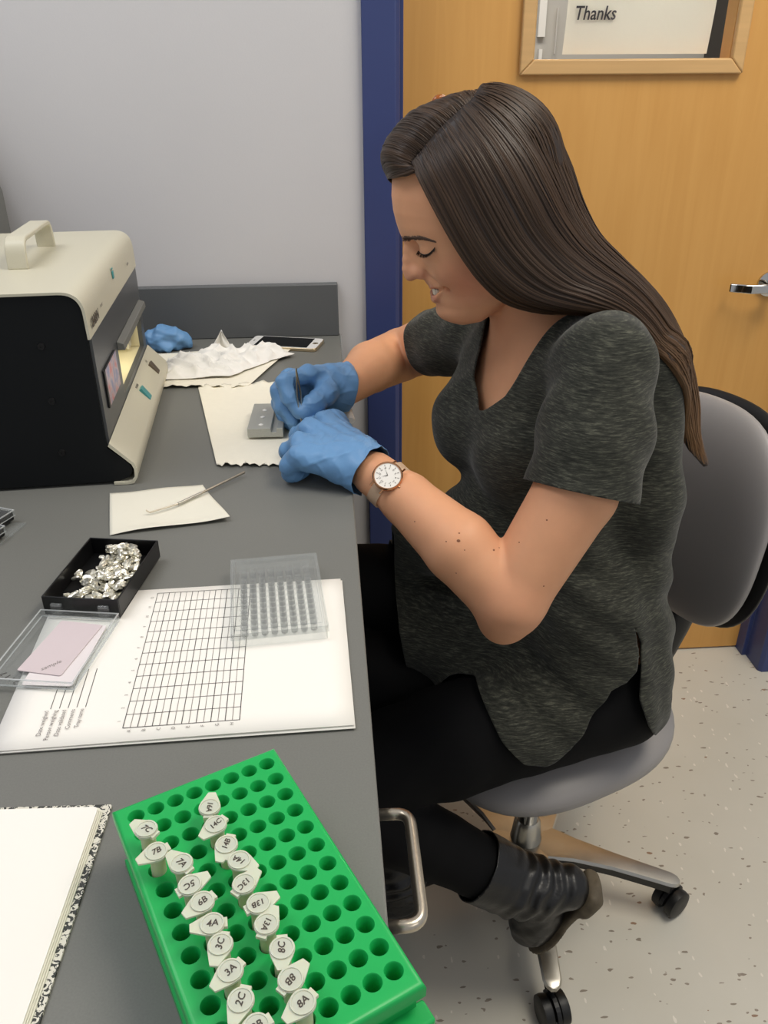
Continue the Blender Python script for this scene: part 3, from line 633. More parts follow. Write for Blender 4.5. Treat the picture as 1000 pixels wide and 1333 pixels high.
# ================================================================== form sheets
pa = thing('form_sheets', 'stack of white paper forms printed with a ruled grid, lying on the worktop', 'paper', (-.2706, .4907, ZB), (0, 0, .0282))
for k in range(4):
    mb = MB(); o_ = [(0, 0), (-.0012, .0008), (.0006, -.001), (0, 0)][k]; a_ = [0, .006, -.004, 0][k]; nx_ = 12
    c, s_ = math.cos(a_), math.sin(a_); vs = []; fs = []
    for j in range(9):
        for i in range(nx_+1):
            u, v = .279*i/nx_+o_[0], .216*j/8+o_[1]; z = .0008+k*.0008+(.0012*math.exp(-((v)/.02)**2)*(.4+.6*math.sin(u*9)**2) if k == 3 else 0)
            vs.append((c*u-s_*v, s_*u+c*v, z))
    for j in range(8):
        for i in range(nx_): q = j*(nx_+1)+i; fs.append((q, q+1, q+nx_+2, q+nx_+1))
    mb.add(vs, fs); obj('sheet', mb, 'paper', pa, smooth=3, solid=.00035, fix=False)
pinv = Matrix.Translation((-.2706, .4907, ZB)) @ Matrix.Rotation(.0282, 4, 'Z'); pinv.invert()
def pl(px_, py_, z=.0035): q = pinv @ Vector(PZ(px_, py_, z)); return q
ZP = .00345
# the sheet's top, evaluated where print lies
def zline(mb, p, q, wd, z=ZP):
    p = np.array(p[:2]); q = np.array(q[:2]); d = (q-p)/np.linalg.norm(q-p); n_ = np.array([-d[1], d[0]])*wd/2; m_ = 6
    vs = []
    for i in range(m_+1):
        c = p+(q-p)*i/m_; zz = z+.0012*math.exp(-((c[1])/.02)**2)
        for s_ in (-1, 1): vs.append((c[0]+s_*n_[0], c[1]+s_*n_[1], zz))
    mb.add(vs, [(2*i, 2*i+2, 2*i+3, 2*i+1) for i in range(m_)])
gx0, gy0 = pl(160, 948)[:2]; gx1, gy1 = pl(312, 938)[0], pl(205, 772)[1]
g0 = pl(160, 948); g1 = pl(312, 938); g2 = pl(205, 772)
gw = g1.x-g0.x; gy0 = (g0.y+g1.y)/2; gh = g2.y-g0.y
mb = MB(); mb2 = MB()
for i in range(17): zline(mb if i % 2 == 0 else mb2, (g0.x+gw*i/16, gy0), (g0.x+gw*i/16, gy0+gh), .0006 if i % 2 == 0 else .00045)
for j in range(13): zline(mb, (g0.x, gy0+gh*j/12), (g0.x+gw, gy0+gh*j/12), .0006)
obj('printed_grid', mb, 'print', pa, fix=False); obj('printed_grid', mb2, 'print_soft', pa, fix=False, label='paler ruled lines between the main ones')
def ptext(s_, x, y, size, rot, mt_='print_soft'):
    me = text_mesh(s_, size, 'LEFT' if len(s_) > 3 else 'CENTER'); zz = ZP+.0004+.0012*math.exp(-(y/.02)**2)
    me.transform(Matrix.Translation((x, y, zz)) @ Matrix.Rotation(rot, 4, 'Z')); obj('printed_text', me, mt_, pa, fix=False)
for i, ch in enumerate('ABCDEFGH'): ptext(ch, g0.x+gw*(i+.5)/8, gy0-.0045, .0042, math.pi/2)
for j in range(12): ptext(str(j+1), g0.x-.004, gy0+gh*(j+.5)/12, .0038, math.pi/2)
L0, L1 = pl(65.8, 923), pl(82.7, 874); R0, R1 = pl(111.5, 920), pl(126.5, 870)
mb = MB()
for k in range(5):
    a_ = L0.lerp(R0, k/4); b_ = L1.lerp(R1, k/4); zline(mb, a_, b_, .0006)
obj('printed_rules', mb, 'print', pa, fix=False)
for k, s_ in enumerate(['Date weighed', 'Person weighing', 'Date validated', 'Comments', 'Tray name']):
    a_ = L0.lerp(R0, k/4); b_ = L1.lerp(R1, k/4); u = (b_-a_).normalized(); me = text_mesh(s_, .0052, 'RIGHT')
    r_ = math.atan2(u.y, u.x); p_ = a_-u*.003; me.transform(Matrix.Translation((p_.x-.002, p_.y, ZP+.001)) @ Matrix.Rotation(r_, 4, 'Z')); obj('printed_text', me, 'print_soft', pa, fix=False)

# ================================================================== 96-well plate with lid
wp = thing('well_plate', 'clear plastic 96-well plate with lid standing on the printed form', 'plate', (-.0965, .6058, ZB+.0036), (0, 0, .0898))
W_, H_ = .0855, .1278
mb = MB(); r_ = .002
mb.box(0, W_, 0, .0012, 0, .0135); mb.box(0, W_, H_-.0012, H_, 0, .0135); mb.box(0, .0012, .0012, H_-.0012, 0, .0135); mb.box(W_-.0012, W_, .0012, H_-.0012, 0, .0135)
obj('plate_body', mb, 'well', wp)
wb_ = MB(); wb_.lathe([(.0001, .0022), (.0031, .0022), (.0034, .0118), (.0038, .0130), (.00445, .0130)], 16, caps=False); wm = wb_.mesh('well'); wm.materials.append(M['well'])
wm.polygons.foreach_set('use_smooth', [True]*len(wm.polygons))
for i in range(8):
    for j in range(12):
        o = bpy.data.objects.new('well', wm); COL.objects.link(o); o.parent = wp; o.location = (.0112+.009*i, .0144+.009*j, 0)
mb = MB(); mb.box(-.0012, W_+.0012, -.0012, H_+.0012, .0148, .0156); mb.box(-.0012, W_+.0012, -.0012, -.0002, .0085, .0148); mb.box(-.0012, W_+.0012, H_+.0002, H_+.0012, .0085, .0148)
mb.box(-.0012, -.0002, -.0002, H_+.0002, .0085, .0148); mb.box(W_+.0002, W_+.0012, -.0002, H_+.0002, .0085, .0148)
mb.tube([(.004, .004, .0158), (W_-.004, .004, .0158), (W_-.004, H_-.004, .0158), (.004, H_-.004, .0158), (.004, .004, .0158)], .0005, 6)
obj('plate_lid', mb, 'clear', wp, label='clear lid with a raised rim')

# ================================================================== foil box with hinged clear lid
fb = thing('foil_box', 'open black hinged box filled with foil pieces, clear lid laid back on the forms', 'box', (-.2065, .660, ZB), (0, 0, math.radians(-9.5)))
BW, BD, BH = .0745, .113, .0245      # local: x from -BW to 0, y from 0 to BD
mb = MB(); t_ = .0016
mb.box(-BW, 0, 0, BD, .0042, .0058)
mb.box(-BW, 0, 0, t_, .0058, BH); mb.box(-BW, 0, BD-t_, BD, .0058, BH); mb.box(-BW, -BW+t_, t_, BD-t_, .0058, BH); mb.box(-t_, 0, t_, BD-t_, .0058, BH)
obj('box_body', mb, 'black_plastic', fb, bevel=.0006)
lid = MB(); LD = .101; lz0, lz1 = .0046, .0125; y0 = -.004
lid.box(-BW-.001, .001, y0-LD, y0, lz0, lz0+.0012)
lid.box(-BW-.001, .001, y0-LD, y0-LD+.0012, lz0+.0012, lz1); lid.box(-BW-.001, .001, y0-.0012, y0, lz0+.0012, lz1)
lid.box(-BW-.001, -BW+.0002, y0-LD+.0012, y0-.0012, lz0+.0012, lz1); lid.box(-.0002, .001, y0-LD+.0012, y0-.0012, lz0+.0012, lz1)
ld = obj('lid', lid, 'clear', fb, bevel=0, label='clear hinged lid lying open')
rm = MB(); rm.tube([(-BW-.0005, y0-LD+.0005, lz1), (.0005, y0-LD+.0005, lz1), (.0005, y0-.0005, lz1), (-BW-.0005, y0-.0005, lz1), (-BW-.0005, y0-LD+.0005, lz1)], .0008, 8); rm.tube([(-BW-.0005, y0-LD+.0005, lz0+.001), (.0005, y0-LD+.0005, lz0+.001), (.0005, y0-.0005, lz0+.001), (-BW-.0005, y0-.0005, lz0+.001), (-BW-.0005, y0-LD+.0005, lz0+.001)], .0008, 8); obj('rim', rm, 'rim', ld, label='bright moulded edge of the clear lid')
for x in (-.060, -.014):
    hb = MB(); hb.box(x-.005, x+.005, -.0045, -.0005, .008, .0185); hb.tube([(x-.005, -.0025, .0175), (x+.005, -.0025, .0175)], .0018, 10); obj('hinge', hb, 'clear', fb, bevel=.0004)
me = text_mesh('2 1 1 7', .008, 'CENTER', extrude=.0001); me.transform(Matrix.Translation((-.060, y0-LD+.010, lz0+.0014)) @ Matrix.Rotation(math.radians(150), 4, 'Z')); obj('marker_writing', me, 'print', ld, fix=False)
fbm = Matrix.Translation((-.2065, .660, ZB)) @ Matrix.Rotation(math.radians(-9.5), 4, 'Z')
def card(name, cx, cy, w_, h_, a_, z, mt_, lab):
    p = fbm @ Vector((cx, cy, z)); t = thing(name, lab, 'card', p, (0, 0, math.radians(-9.5)+a_)); mb = MB(); mb.prism(rrect(-w_/2, w_/2, -h_/2, h_/2, .002), 0, .0007, lambda u, v, w__: (u, v, w__)); obj('sheet', mb, mt_, t); return t
card('index_card', -.026, -.060, .043, .086, .05, .0062, 'card', 'white card lying underneath in the clear box lid')
t = card('index_card', -.034, -.052, .041, .074, -.09, .0072, 'pink', 'pale pinkish card with pencilled writing on top in the clear box lid')
me = text_mesh('sample', .0065, extrude=.00002, shear=.3); me.transform(Matrix.Translation((.005, -.026, .00078)) @ Matrix.Rotation(.9, 4, 'Z')); obj('handwriting', me, 'print_soft', t, fix=False)
# foil pieces: crumpled little packets in a heap
protos = []
for k in range(7):
    r = np.random.default_rng(50+k); mb = MB(); nL = 5; nA = 8
    ln, rd = r.uniform(.009, .013), r.uniform(.0026, .0038); vs = []
    for i in range(nL):
        for a_ in range(nA):
            q = rd*r.uniform(.65, 1.2)*(1 if 0 < i < nL-1 else .75); an = 2*math.pi*a_/nA; vs.append((ln*(i/(nL-1)-.5)+r.normal()*.0003, q*math.cos(an), q*math.sin(an)*.75))
    fs = [(i*nA+a_, i*nA+(a_+1) % nA, (i+1)*nA+(a_+1) % nA, (i+1)*nA+a_) for i in range(nL-1) for a_ in range(nA)]+[tuple(range(nA-1, -1, -1)), tuple(range((nL-1)*nA, nL*nA))]
    mb.add(vs, fs); me = mb.mesh('foil_piece'); fix_normals(me); me.materials.append(M['foil']); protos.append(me)
for k in range(140):
    me = protos[k % 7]; 
    lay = k % 3; u = rng.beta(1.5, 1.2); v = rng.uniform(.04, .96)
    x = -BW+.008+(BW-.014)*u; y = .006+(BD-.012)*v
    if lay == 2 and (x < -BW*.62 or v > .85): x = -BW*.5+rng.uniform(-.01, .02)
    p = fbm @ Vector((x, y, .009+lay*.0042+rng.uniform(0, .001)+.003*math.exp(-((x+.03)/.02)**2)))
    o = bpy.data.objects.new('foil_packet', me); COL.objects.link(o); o.location = p; o.rotation_euler = (rng.uniform(-.5, .5), rng.uniform(-.5, .5), rng.uniform(0, 6.28)); s_ = rng.uniform(.8, 1.15); o.scale = (s_, s_, s_)
    tag(o, 'small crumpled silver foil packet heaped in the black hinged box', 'foil packet', 'foil packets heaped in the black box')

# ================================================================== small cases at the left edge
for k, (px_, py_, z0) in enumerate([(19, 676, .004), (8, 700, .001)]):
    q = PZ(px_, py_, z0+.0); t = thing('hinged_case', ['black case with clear lid at the left edge, nearer the machine', 'black case with clear lid at the left edge, nearest the foil box'][k], 'box', (q[0], q[1], ZB), (0, 0, math.radians(-24)))
    mb = MB(); mb.box(-.08, 0, -.05+.0 if k == 0 else -.045, 0, .0038, .014); obj('box_body', mb, 'black_plastic', t, bevel=.001)
    mb = MB(); mb.box(-.082, .001, -.047, .001, .0145, .0157); mb.box(-.082, .001, -.0005, .0015, .009, .0145); mb.box(-.0002, .0015, -.047, .001, .009, .0145); obj('lid', mb, 'clear', t, bevel=.0004)
    mb = MB(); mb.tube([(-.08, -.0465, .0157), (.001, -.0465, .0157), (.001, .0008, .0157), (-.08, .0008, .0157)], .0009, 8); mb.tube([(.001, -.0465, .009), (.001, .0008, .009), (-.08, .0008, .009)], .0006, 8); obj('rim', mb, 'rim', t)
    if k == 0:
        mb = MB(); mb.box(-.07, -.012, -.035, -.006, .0158, .0161); obj('paper_label', mb, 'card', t)
q = PZ(35, 682, 0); t = thing('case_lid', 'flat clear plastic tray under the two small black cases at the left edge', 'tray', (q[0], q[1], ZB), (0, 0, math.radians(-14)))
mb = MB(); mb.box(-.14, 0, -.11, 0, .0002, .0014); mb.box(-.0015, 0, -.11, 0, .0014, .0035); obj('plate', mb, 'clear', t, bevel=.0003)
# ================================================================== towels, tissue, glove
def sheet_grid(fn_, nu, nv):
    vs = [fn_(i/nu, j/nv) for j in range(nv+1) for i in range(nu+1)]
    return MB().add(vs, [(j*(nu+1)+i, j*(nu+1)+i+1, (j+1)*(nu+1)+i+1, (j+1)*(nu+1)+i) for j in range(nv) for i in range(nu)])
def quad(c, u, v): return (1-u)*(1-v)*np.array(c[0])+u*(1-v)*np.array(c[1])+u*v*np.array(c[2])+(1-u)*v*np.array(c[3])
def serr(u, n, a): f = (u*n) % 1; return a*abs(2*f-1)
tq = [(-.153, 1.000), (-.018, .993), (-.058, 1.335), (-.219, 1.323)]
def towel(u, v):
    p = quad(tq, u, v); d = 0
    if v < .001: d = serr(u, 11, .009)*(1+.5*math.sin(u*31))
    if v > .999: d = serr(u, 12, .005)
    z = .0012+.0009*math.sin(u*7+v*3)+.0009*math.sin(v*11)+(.004*max(0, u-.75)*math.sin(v*9)**2)+.003*math.exp(-(v/.06)**2)*math.sin(u*14)**2+.004*math.exp(-((1-v)/.05)**2)*math.sin(u*17)**2
    return (p[0], p[1]+d, ZB+max(z, 0)+.0012)
t = thing('paper_towel', 'cream paper towel with torn zigzag edges lying under the metal block', 'paper towel', (-.1, 1.15, ZB))
mb = sheet_grid(towel, 132, 50); mb.v = [(a+.1, b-1.15, c-ZB) for a, b, c in mb.v]; obj('sheet', mb, 'towel', t, smooth=3, solid=.0005, fix=False)
t2q = [PZ(212, 507), PZ(322, 506), PZ(384, 452), PZ(200, 462)]
def towel2(u, v):
    p = quad([q[:2] for q in t2q], u, v); d = serr(u, 9, .005) if v < .001 else 0
    return (p[0]-t2o[0], p[1]+d-t2o[1], .0032+.0012*math.sin(u*6+v*4)+.003*math.exp(-(v/.06)**2)*math.sin(u*12)**2)
t2o = quad([q[:2] for q in t2q], .5, .5)
t = thing('paper_towel', 'cream paper towel spread under the white tissue behind the machine', 'paper towel', (t2o[0], t2o[1], ZB)); obj('sheet', sheet_grid(towel2, 100, 30), 'towel', t, smooth=3, solid=.0005, fix=False)
# crumpled tissue: folded height field with a standing peak
tis = [PZ(212, 499), PZ(300, 494), PZ(384, 465), PZ(350, 457), PZ(262, 464), PZ(205, 478)]
pol = np.array([p[:2] for p in tis]); cx, cy = pol.mean(0)
pk = PZ(285, 458)[:2]
def tissue():
    n_ = 90; lo, hi = pol.min(0)-.01, pol.max(0)+.01; xs = np.linspace(lo[0], hi[0], n_); ys = np.linspace(lo[1], hi[1], n_); X, Y = np.meshgrid(xs, ys, indexing='ij')
    P = np.stack([X.ravel(), Y.ravel()], 1); P3 = np.c_[P, np.zeros(len(P))]
    g = sdpoly(P, pol)+.006*vnoise(P3, 90, 3); r = 1-np.abs(vnoise(P3, 45, 5)); r2 = 1-np.abs(vnoise(P3, 110, 8))
    z = .0045+np.clip(g, 0, .03)*.36*(r**3)+.013*r2**4*np.clip(g/.02, 0, 1)
    d = P-pk; a_ = d@np.array([.99, -.1])/.011; b_ = d@np.array([.1, .99])/.030
    z = z+.018*np.exp(-(a_*a_)*.8-b_*b_)
    idx = np.arange(n_*n_).reshape(n_, n_); q = np.stack([idx[:-1, :-1], idx[1:, :-1], idx[1:, 1:], idx[:-1, 1:]], -1).reshape(-1, 4)
    return clip_mesh(np.c_[P, z+ZB], tri(q), g)
V, T = tissue(); V[:, 2] += .0025; t = thing('crumpled_tissue', 'crumpled white tissue with a standing peak behind the working hands', 'tissue', (cx, cy, ZB)); tm = np_mesh('folds', V, T, (cx, cy, ZB)); obj('folds', tm, 'tissue', t, fix=False, solid=.0007)
pkz = ZB+.02; pt_ = PY(288, 430, pk[1]); bl, br = PY(262, 476, pk[1]-.01), PY(312, 472, pk[1]-.005)
def fold(u, v):
    b_ = bl*(1-u)+br*u; p = b_*(1-v**.8)+pt_*v**.8; p = p+np.array([0, .012*math.sin(u*3.14)*(1-v)+.003*math.sin(u*12+v*5), 0])
    return (p[0]-cx, p[1]-cy, max(p[2], ZB+.006)-ZB)
obj('upright_fold', sheet_grid(fold, 14, 14), 'tissue', t, smooth=3, solid=.0006, fix=False)
# crumpled blue glove behind the machine
c0 = PZ(219, 457); c0 = np.array([c0[0], c0[1]+.012, ZB])
S = SDF(c0-[.06, .05, .002], c0+[.06, .05, .065], .0022)
S.ell(c0+[-.012, 0, .022], (.030, .022, .022), k=.012); S.ell(c0+[.014, .002, .017], (.024, .02, .018), k=.012); S.cone(c0+[.01, -.005, .03], c0+[.036, .0, .010], .011, .008, .01); S.cone(c0+[-.02, -.012, .012], c0+[.0, -.02, .009], .009, .009, .008)
V, q = S.surface(); Nn = S.grad(V); V = V+Nn*(.003*(1-2*np.abs(vnoise(V, 120, 4)))+.0016*vnoise(V, 300, 9))[:, None]; V[:, 2] = np.maximum(V[:, 2], ZB+.0006)
t = thing('crumpled_glove', 'balled-up blue nitrile glove lying by the backsplash behind the machine', 'glove', tuple(c0)); obj('crumple', np_mesh('crumple', V, q, c0), 'nitrile', t, fix=False)

# ================================================================== metal block, weigh paper, probe
bo = np.array([-.1195, 1.090, ZB+.0052]); t = thing('metal_block', 'small machined metal block with a row of three bright cups on the paper towel', 'metal block', tuple(bo), (0, 0, -.03))
mb = MB(); hgt = .0135
prof = [(0, 0), (.050, 0), (.050, hgt), (.041, hgt), (.041, hgt-.006), (.033, hgt-.006), (.033, hgt), (0, hgt)]
mb.prism(prof, 0, .100, lambda u, v, w_: (u, w_, v)); obj('body', mb, 'block', t, bevel=.0006)
for (px_, py_) in ((343, 536), (341, 545), (339.5, 555)):
    q = PZ(px_, py_, .0165); u = (q[0]-bo[0], q[1]-bo[1]); mb = MB(); mb.lathe([(.0033, 0), (.0033, .0008), (.0018, .0016), (.0001, .0018)], 18, (u[0], u[1], hgt)); obj('sample_cup', mb, 'dial', t, smooth=.8)
wq = [PZ(143, 698), PZ(300, 679), PZ(264, 632), PZ(143, 643)]
wo = quad([q[:2] for q in wq], .5, .5)
def weigh(u, v):
    p = quad([q[:2] for q in wq], u, v); return (p[0]-wo[0], p[1]-wo[1], .0012+.006*max(0, u-.7)**2*9*(.5+.5*math.cos(v*4))+.0008*math.sin(u*8+v*3)+.004*math.exp(-(v/.1)**2)*max(0, math.sin(u*3.1)))
t = thing('weighing_paper', 'small creased cream weighing paper beside the black foil box', 'paper', (wo[0], wo[1], ZB)); obj('sheet', sheet_grid(weigh, 30, 20), 'paper2', t, smooth=3, solid=.0003, fix=False)
A_, B_, C_, D_ = PZ(318, 615, .006), PZ(262, 642, .005), PZ(232, 656, .005), PZ(195, 667, .004)
t = thing('metal_probe', 'thin steel micro-probe with a hooked tip lying across the weighing paper', 'probe', tuple(A_)); rel = lambda *p: [np.array(q)-A_ for q in p]
mb = MB(); mb.tube(rel(A_, B_), .0016, 10); obj('shaft', mb, 'steel', t, smooth=1)
mb = MB(); mb.tube(rel(B_, C_), .0019, 10); obj('collar', mb, 'alu', t, smooth=1)
mb = MB(); E_ = PZ(190, 664, .007); mb.tube(rel(C_, (C_+D_)/2, D_, (D_+E_)/2+np.array([-.001, 0, .0005]), E_), [.0012, .0011, .0010, .0009, .0007], 8); obj('tip', mb, 'steel', t, smooth=1)

a_, b_ = PZ(444, 508, .006), PZ(457, 548, .006); d_ = b_-a_; t = thing('marker_pen', 'dark pen with a white end at the worktop edge, just showing between the gloved hands', 'pen', tuple(a_))
mb = MB(); mb.tube([d_*0, d_*.55], .0058, 14); obj('barrel', mb, 'black_plastic', t, smooth=.8)
mb = MB(); mb.tube([d_*.55, d_*.97, d_*1.0], [.0063, .0063, .005], 14); obj('cap', mb, 'dial', t, smooth=.8)

# ================================================================== notebook
nbp = PZ(146, 1047, .002); t = thing('composition_notebook', 'open composition notebook with black marbled cover and blank white page at the lower left', 'notebook', (nbp[0], nbp[1], ZB), (0, 0, math.radians(-2.2)))
mb = MB(); mb.prism(rrect(-.19, 0, -.245, 0, .002), .0004, .002, lambda u, v, w_: (u, v, w_)); obj('cover', mb, 'marble', t)
for k, dz in enumerate((.002, .0032, .0044, .0056)):
    mb = MB(); mb.prism(rrect(-.186, -.0045-.0009*k, -.243, -.0048-.0004*k, .004), dz, dz+.001, lambda u, v, w_: (u, v+.002*0, w_)); obj('page_block', mb, 'paper' if k == 3 else 'paper2', t)

# ================================================================== tube rack
RT = .05; rg = np.array([-.058, .2264]); ra = .4533; PT, PU = .0125, .0152
rk = thing('tube_rack', 'bright green plastic 96-hole tube rack standing on the near end of the worktop', 'rack', (rg[0], rg[1], ZB), (0, 0, ra))
rinv = Matrix.Translation((rg[0], rg[1], ZB)) @ Matrix.Rotation(ra, 4, 'Z'); rfw = rinv.copy(); rinv = rinv.inverted()
cA = rinv @ Vector(PZ(147, 1062, RT)); cB = rinv @ Vector(PZ(356, 980, RT)); cC = rinv @ Vector(PZ(546, 1284, RT))
x0, x1 = cA.x, (cB.x+cC.x)/2; y1 = (cA.y+cB.y)/2; y0 = cC.y
x0, x1, y0, y1 = -.0125, 7.5*PT+.0045, -.0145, 11.5*PU+.0045
HR = .0048; mb = MB(); nS = 20
def ringpts(cx, cy, hx, hy):
    out = []
    for k in range(nS):
        a_ = 2*math.pi*k/nS; c, s_ = math.cos(a_), math.sin(a_); m_ = min(hx/abs(c) if abs(c) > 1e-6 else 9, hy/abs(s_) if abs(s_) > 1e-6 else 9); out.append((cx+c*m_, cy+s_*m_))
    return out
for i in range(8):
    for j in range(12):
        cx_, cy_ = i*PT, j*PU; hx_, hy_ = PT/2, PU/2; vs = []
        R_o = ringpts(cx_, cy_, hx_, hy_)
        # keep the cell corners square
        for k in range(nS):
            x, y = R_o[k]
            vs.append((x, y, RT))
        for rr, z in ((HR+.0005, RT), (HR, RT-.0006), (HR*.97, .012), (.0001, .011)):
            for k in range(nS): a_ = 2*math.pi*k/nS; vs.append((cx_+rr*math.cos(a_), cy_+rr*math.sin(a_), z))
        fs = [(r_*nS+k, r_*nS+(k+1) % nS, (r_+1)*nS+(k+1) % nS, (r_+1)*nS+k) for r_ in range(4) for k in range(nS)]
        b = len(vs)
        for sx, sy in ((1, 1), (-1, 1), (-1, -1), (1, -1)):
            vs.append((cx_+sx*hx_, cy_+sy*hy_, RT)); a_ = math.atan2(sy*hy_, sx*hx_) % (2*math.pi); k = int(a_/(2*math.pi/nS)); fs.append((k, len(vs)-1, (k+1) % nS))
        mb.add(vs, fs)
gx0_, gx1_, gy0_, gy1_ = -PT/2, 7.5*PT, -PU/2, 11.5*PU
def rim(mb, x0, x1, y0, y1):
    prof = [(0, RT), (.0015, RT-.0002), (.0028, RT-.0012), (.0034, RT-.003)]
    def loop(ex, z, X0=x0, X1=x1, Y0=y0, Y1=y1): return [(X0-ex, Y0-ex, z), (X1+ex, Y0-ex, z), (X1+ex, Y1+ex, z), (X0-ex, Y1+ex, z)]
    L = [[(gx0_, gy0_, RT), (gx1_, gy0_, RT), (gx1_, gy1_, RT), (gx0_, gy1_, RT)]]
    L += [loop(-.0034+e, z) for e, z in prof]+[loop(-.0002, RT-.010), loop(-.0035, RT-.0115), loop(-.0040, .008), loop(-.0015, .006), loop(-.0012, .0006)]
    vs = [p for l in L for p in l]; n_ = len(L); fs = [(i*4+k, i*4+(k+1) % 4, (i+1)*4+(k+1) % 4, (i+1)*4+k) for i in range(n_-1) for k in range(4)]
    mb.add(vs, fs+[tuple((n_-1)*4+k for k in (3, 2, 1, 0))])
rim(mb, x0, x1, y0, y1)
obj('rack_body', mb, 'green', rk, bevel=0, smooth=.7, fix=False)
# end grip flange at the near short end
mb = MB(); mb.prism(rpoly([(x0-.001, .020), (x1+.002, .020), (x1+.002, .029), (x0-.001, .029)], .002), y0-.007, y0+.006, lambda u, v, w_: (u, w_, v)); obj('grip_flange', mb, 'green', rk, bevel=.002)

# tubes
def lid_outline(s_=1.0):
    out = []
    for k in range(28):
        a_ = 2*math.pi*k/28; r_ = .0064
        out.append((r_*math.cos(a_)*s_, r_*math.sin(a_)*s_))
    return out
def make_tube_meshes():
    body = MB(); body.lathe([(.0012, .006), (.0026, .010), (.0043, .030), (.0044, .066), (.0055, .0665), (.0055, .0685), (.0044, .0690)], 20); b = body.mesh('tube_body')
    lq = MB(); lq.lathe([(.0005, .0075), (.0020, .011), (.0036, .030), (.0037, .058)], 16); l = lq.mesh('sample')
    lid = MB()
    R_ = .0066
    # outline: disc with a tapering tab one way and a short hinge the other
    pts = []
    for k in range(-10, 11): a_ = math.radians(k*11.5); pts.append((-R_*math.cos(a_)*1.0, -R_*math.sin(a_)))     # left side arc
    tabp = [(.0036, .0058), (.0108, .0026), (.0116, .0022), (.0116, -.0022), (.0108, -.0026), (.0036, -.0058)]
    pts = pts+tabp[::1] if pts[-1][1] > 0 else pts+tabp
    if pts[20][1] < 0: pts = pts[:21]+tabp[::-1]
    pts = [(x if x > -.0056 else -.0056-(abs(x)-.0056)*.9, y) for x, y in pts]
    lid.prism(pts, .0690, .0703, lambda u, v, w_: (u, v, w_))
    lid.lathe([(.0062, .0690), (.0062, .0712), (.0054, .0712), (.0052, .0707), (.0001, .0707)], 28)
    lid.box(-.0078, -.0050, -.0028, .0028, .0680, .0700)
    li = lid.mesh('lid')
    for me, mt_ in ((b, 'tube'), (l, 'liquid'), (li, 'tube_lid')):
        fix_normals(me); me.materials.append(M[mt_]); me.polygons.foreach_set('use_smooth', [True]*len(me.polygons)); me.set_sharp_from_angle(angle=.6)
    return b, l, li
tb, tl, tli = make_tube_meshes()
tubes = [(0, 2, '7C', (-35, -20)), (0, 3, '7B', (-50, 30)), (1, 4, '7A', (-30, -25)), (1, 5, '5C', (50, -30)), (1, 6, '6B', (-45, 35)), (1, 7, '4A', (-50, 10)), (1, 8, '3C', (-15, 50)), (1, 9, '3A', (-45, 42)), (1, 10, '2C', (-20, 50)), (1, 11, '2B', (-50, 30)),
         (3, 2, '16A', (5, -40)), (3, 3, '14C', (-30, 30)), (3, 4, '14B', (-18, 45)), (3, 5, '14A', (45, 20)), (3, 6, '13C', (35, -35)), (3, 7, '13B', (50, -25)), (3, 8, '13A', (22, -45)), (3, 9, '8C', (-3, 50)), (3, 10, '8B', (45, -45)), (3, 11, '8A', (-50, 42))]
place_words = {(0): 'alone with its neighbour at the rack edge', 1: 'in the left file of tubes', 3: 'in the right file of tubes'}
for i, j, s_, td in tubes:
    jj = 11-j; p = rfw @ Vector((i*PT, jj*PU, -.0042+.0008*((i*7+j*3) % 3)/3))
    # tab direction: picture offset turned into a direction on the lid plane
    e = .001; base = PZ(300, 1200, .08); dxp = PZ(301, 1200, .08)-base; dyp = PZ(300, 1201, .08)-base; d = dxp*td[0]+dyp*td[1]; an = math.atan2(d[1], d[0])
    t = thing('sample_tube', 'frosted sample tube with lid marked %s, %s' % (s_, place_words[i]), 'tube', tuple(p), (0, 0, an), 'sample tubes in the green rack')
    t.rotation_euler = (rng.uniform(-.03, .03), rng.uniform(-.03, .03), an)
    for me, nm in ((tb, 'tube_body'), (tl, 'sample'), (tli, 'lid')):
        o = bpy.data.objects.new(nm, me); COL.objects.link(o); o.parent = t
    me = text_mesh(s_, .0052 if len(s_) < 3 else .0046, 'CENTER', .2, .00004, .0001); me.transform(Matrix.Translation((0, 0, .07085)) @ Matrix.Rotation(math.pi, 4, 'Z')); obj('handwriting', me, 'ink', t, fix=False)

# ================================================================== office chair
ch = thing('task_chair', 'grey padded swivel chair with polished five-star base on castors', 'chair', (.33, 1.06, 0))
CF = np.array([-.925, -.38, 0]); CF /= np.linalg.norm(CF); CLt = np.array([CF[1], -CF[0], 0])     # facing direction and sideways
CLt = np.array([-CF[1], CF[0], 0])
def pad(cen, fwd, lat, up, sx, sy, th_top, th_bot, pw_=3.2, n1=28, n2=72, dome=.5, sag=None):
    """cushion: superellipse outline sx along fwd, sy along lat, domed both ways"""
    vs = []; fs = []
    for side_ in (1, -1):
        b = len(vs)
        for i in range(n1+1):
            r_ = math.sin(math.pi/2*i/n1)
            for k in range(n2):
                a_ = 2*math.pi*k/n2; c, s_ = math.cos(a_), math.sin(a_); rr = 1/(abs(c)**pw_+abs(s_)**pw_)**(1/pw_)
                x, y = r_*rr*c*sx, r_*rr*s_*sy; h = (1-r_**pw_)**(1/2.4) if r_ < 1 else 0
                z = (th_top if side_ > 0 else -th_bot)*h; z += sag(x/sx, y/sy) if sag else 0
                vs.append(cen+fwd*x+lat*y+up*z)
        for i in range(n1):
            for k in range(n2):
                q = (b+i*n2+k, b+(i+1)*n2+k, b+(i+1)*n2+(k+1) % n2, b+i*n2+(k+1) % n2); fs.append(q if side_ > 0 else q[::-1])
    return MB().add(vs, fs)
cc = np.array([.33, 1.06, 0]); Z3 = np.array([0, 0, 1.])
sc_ = np.array([.312, 1.062, .432])
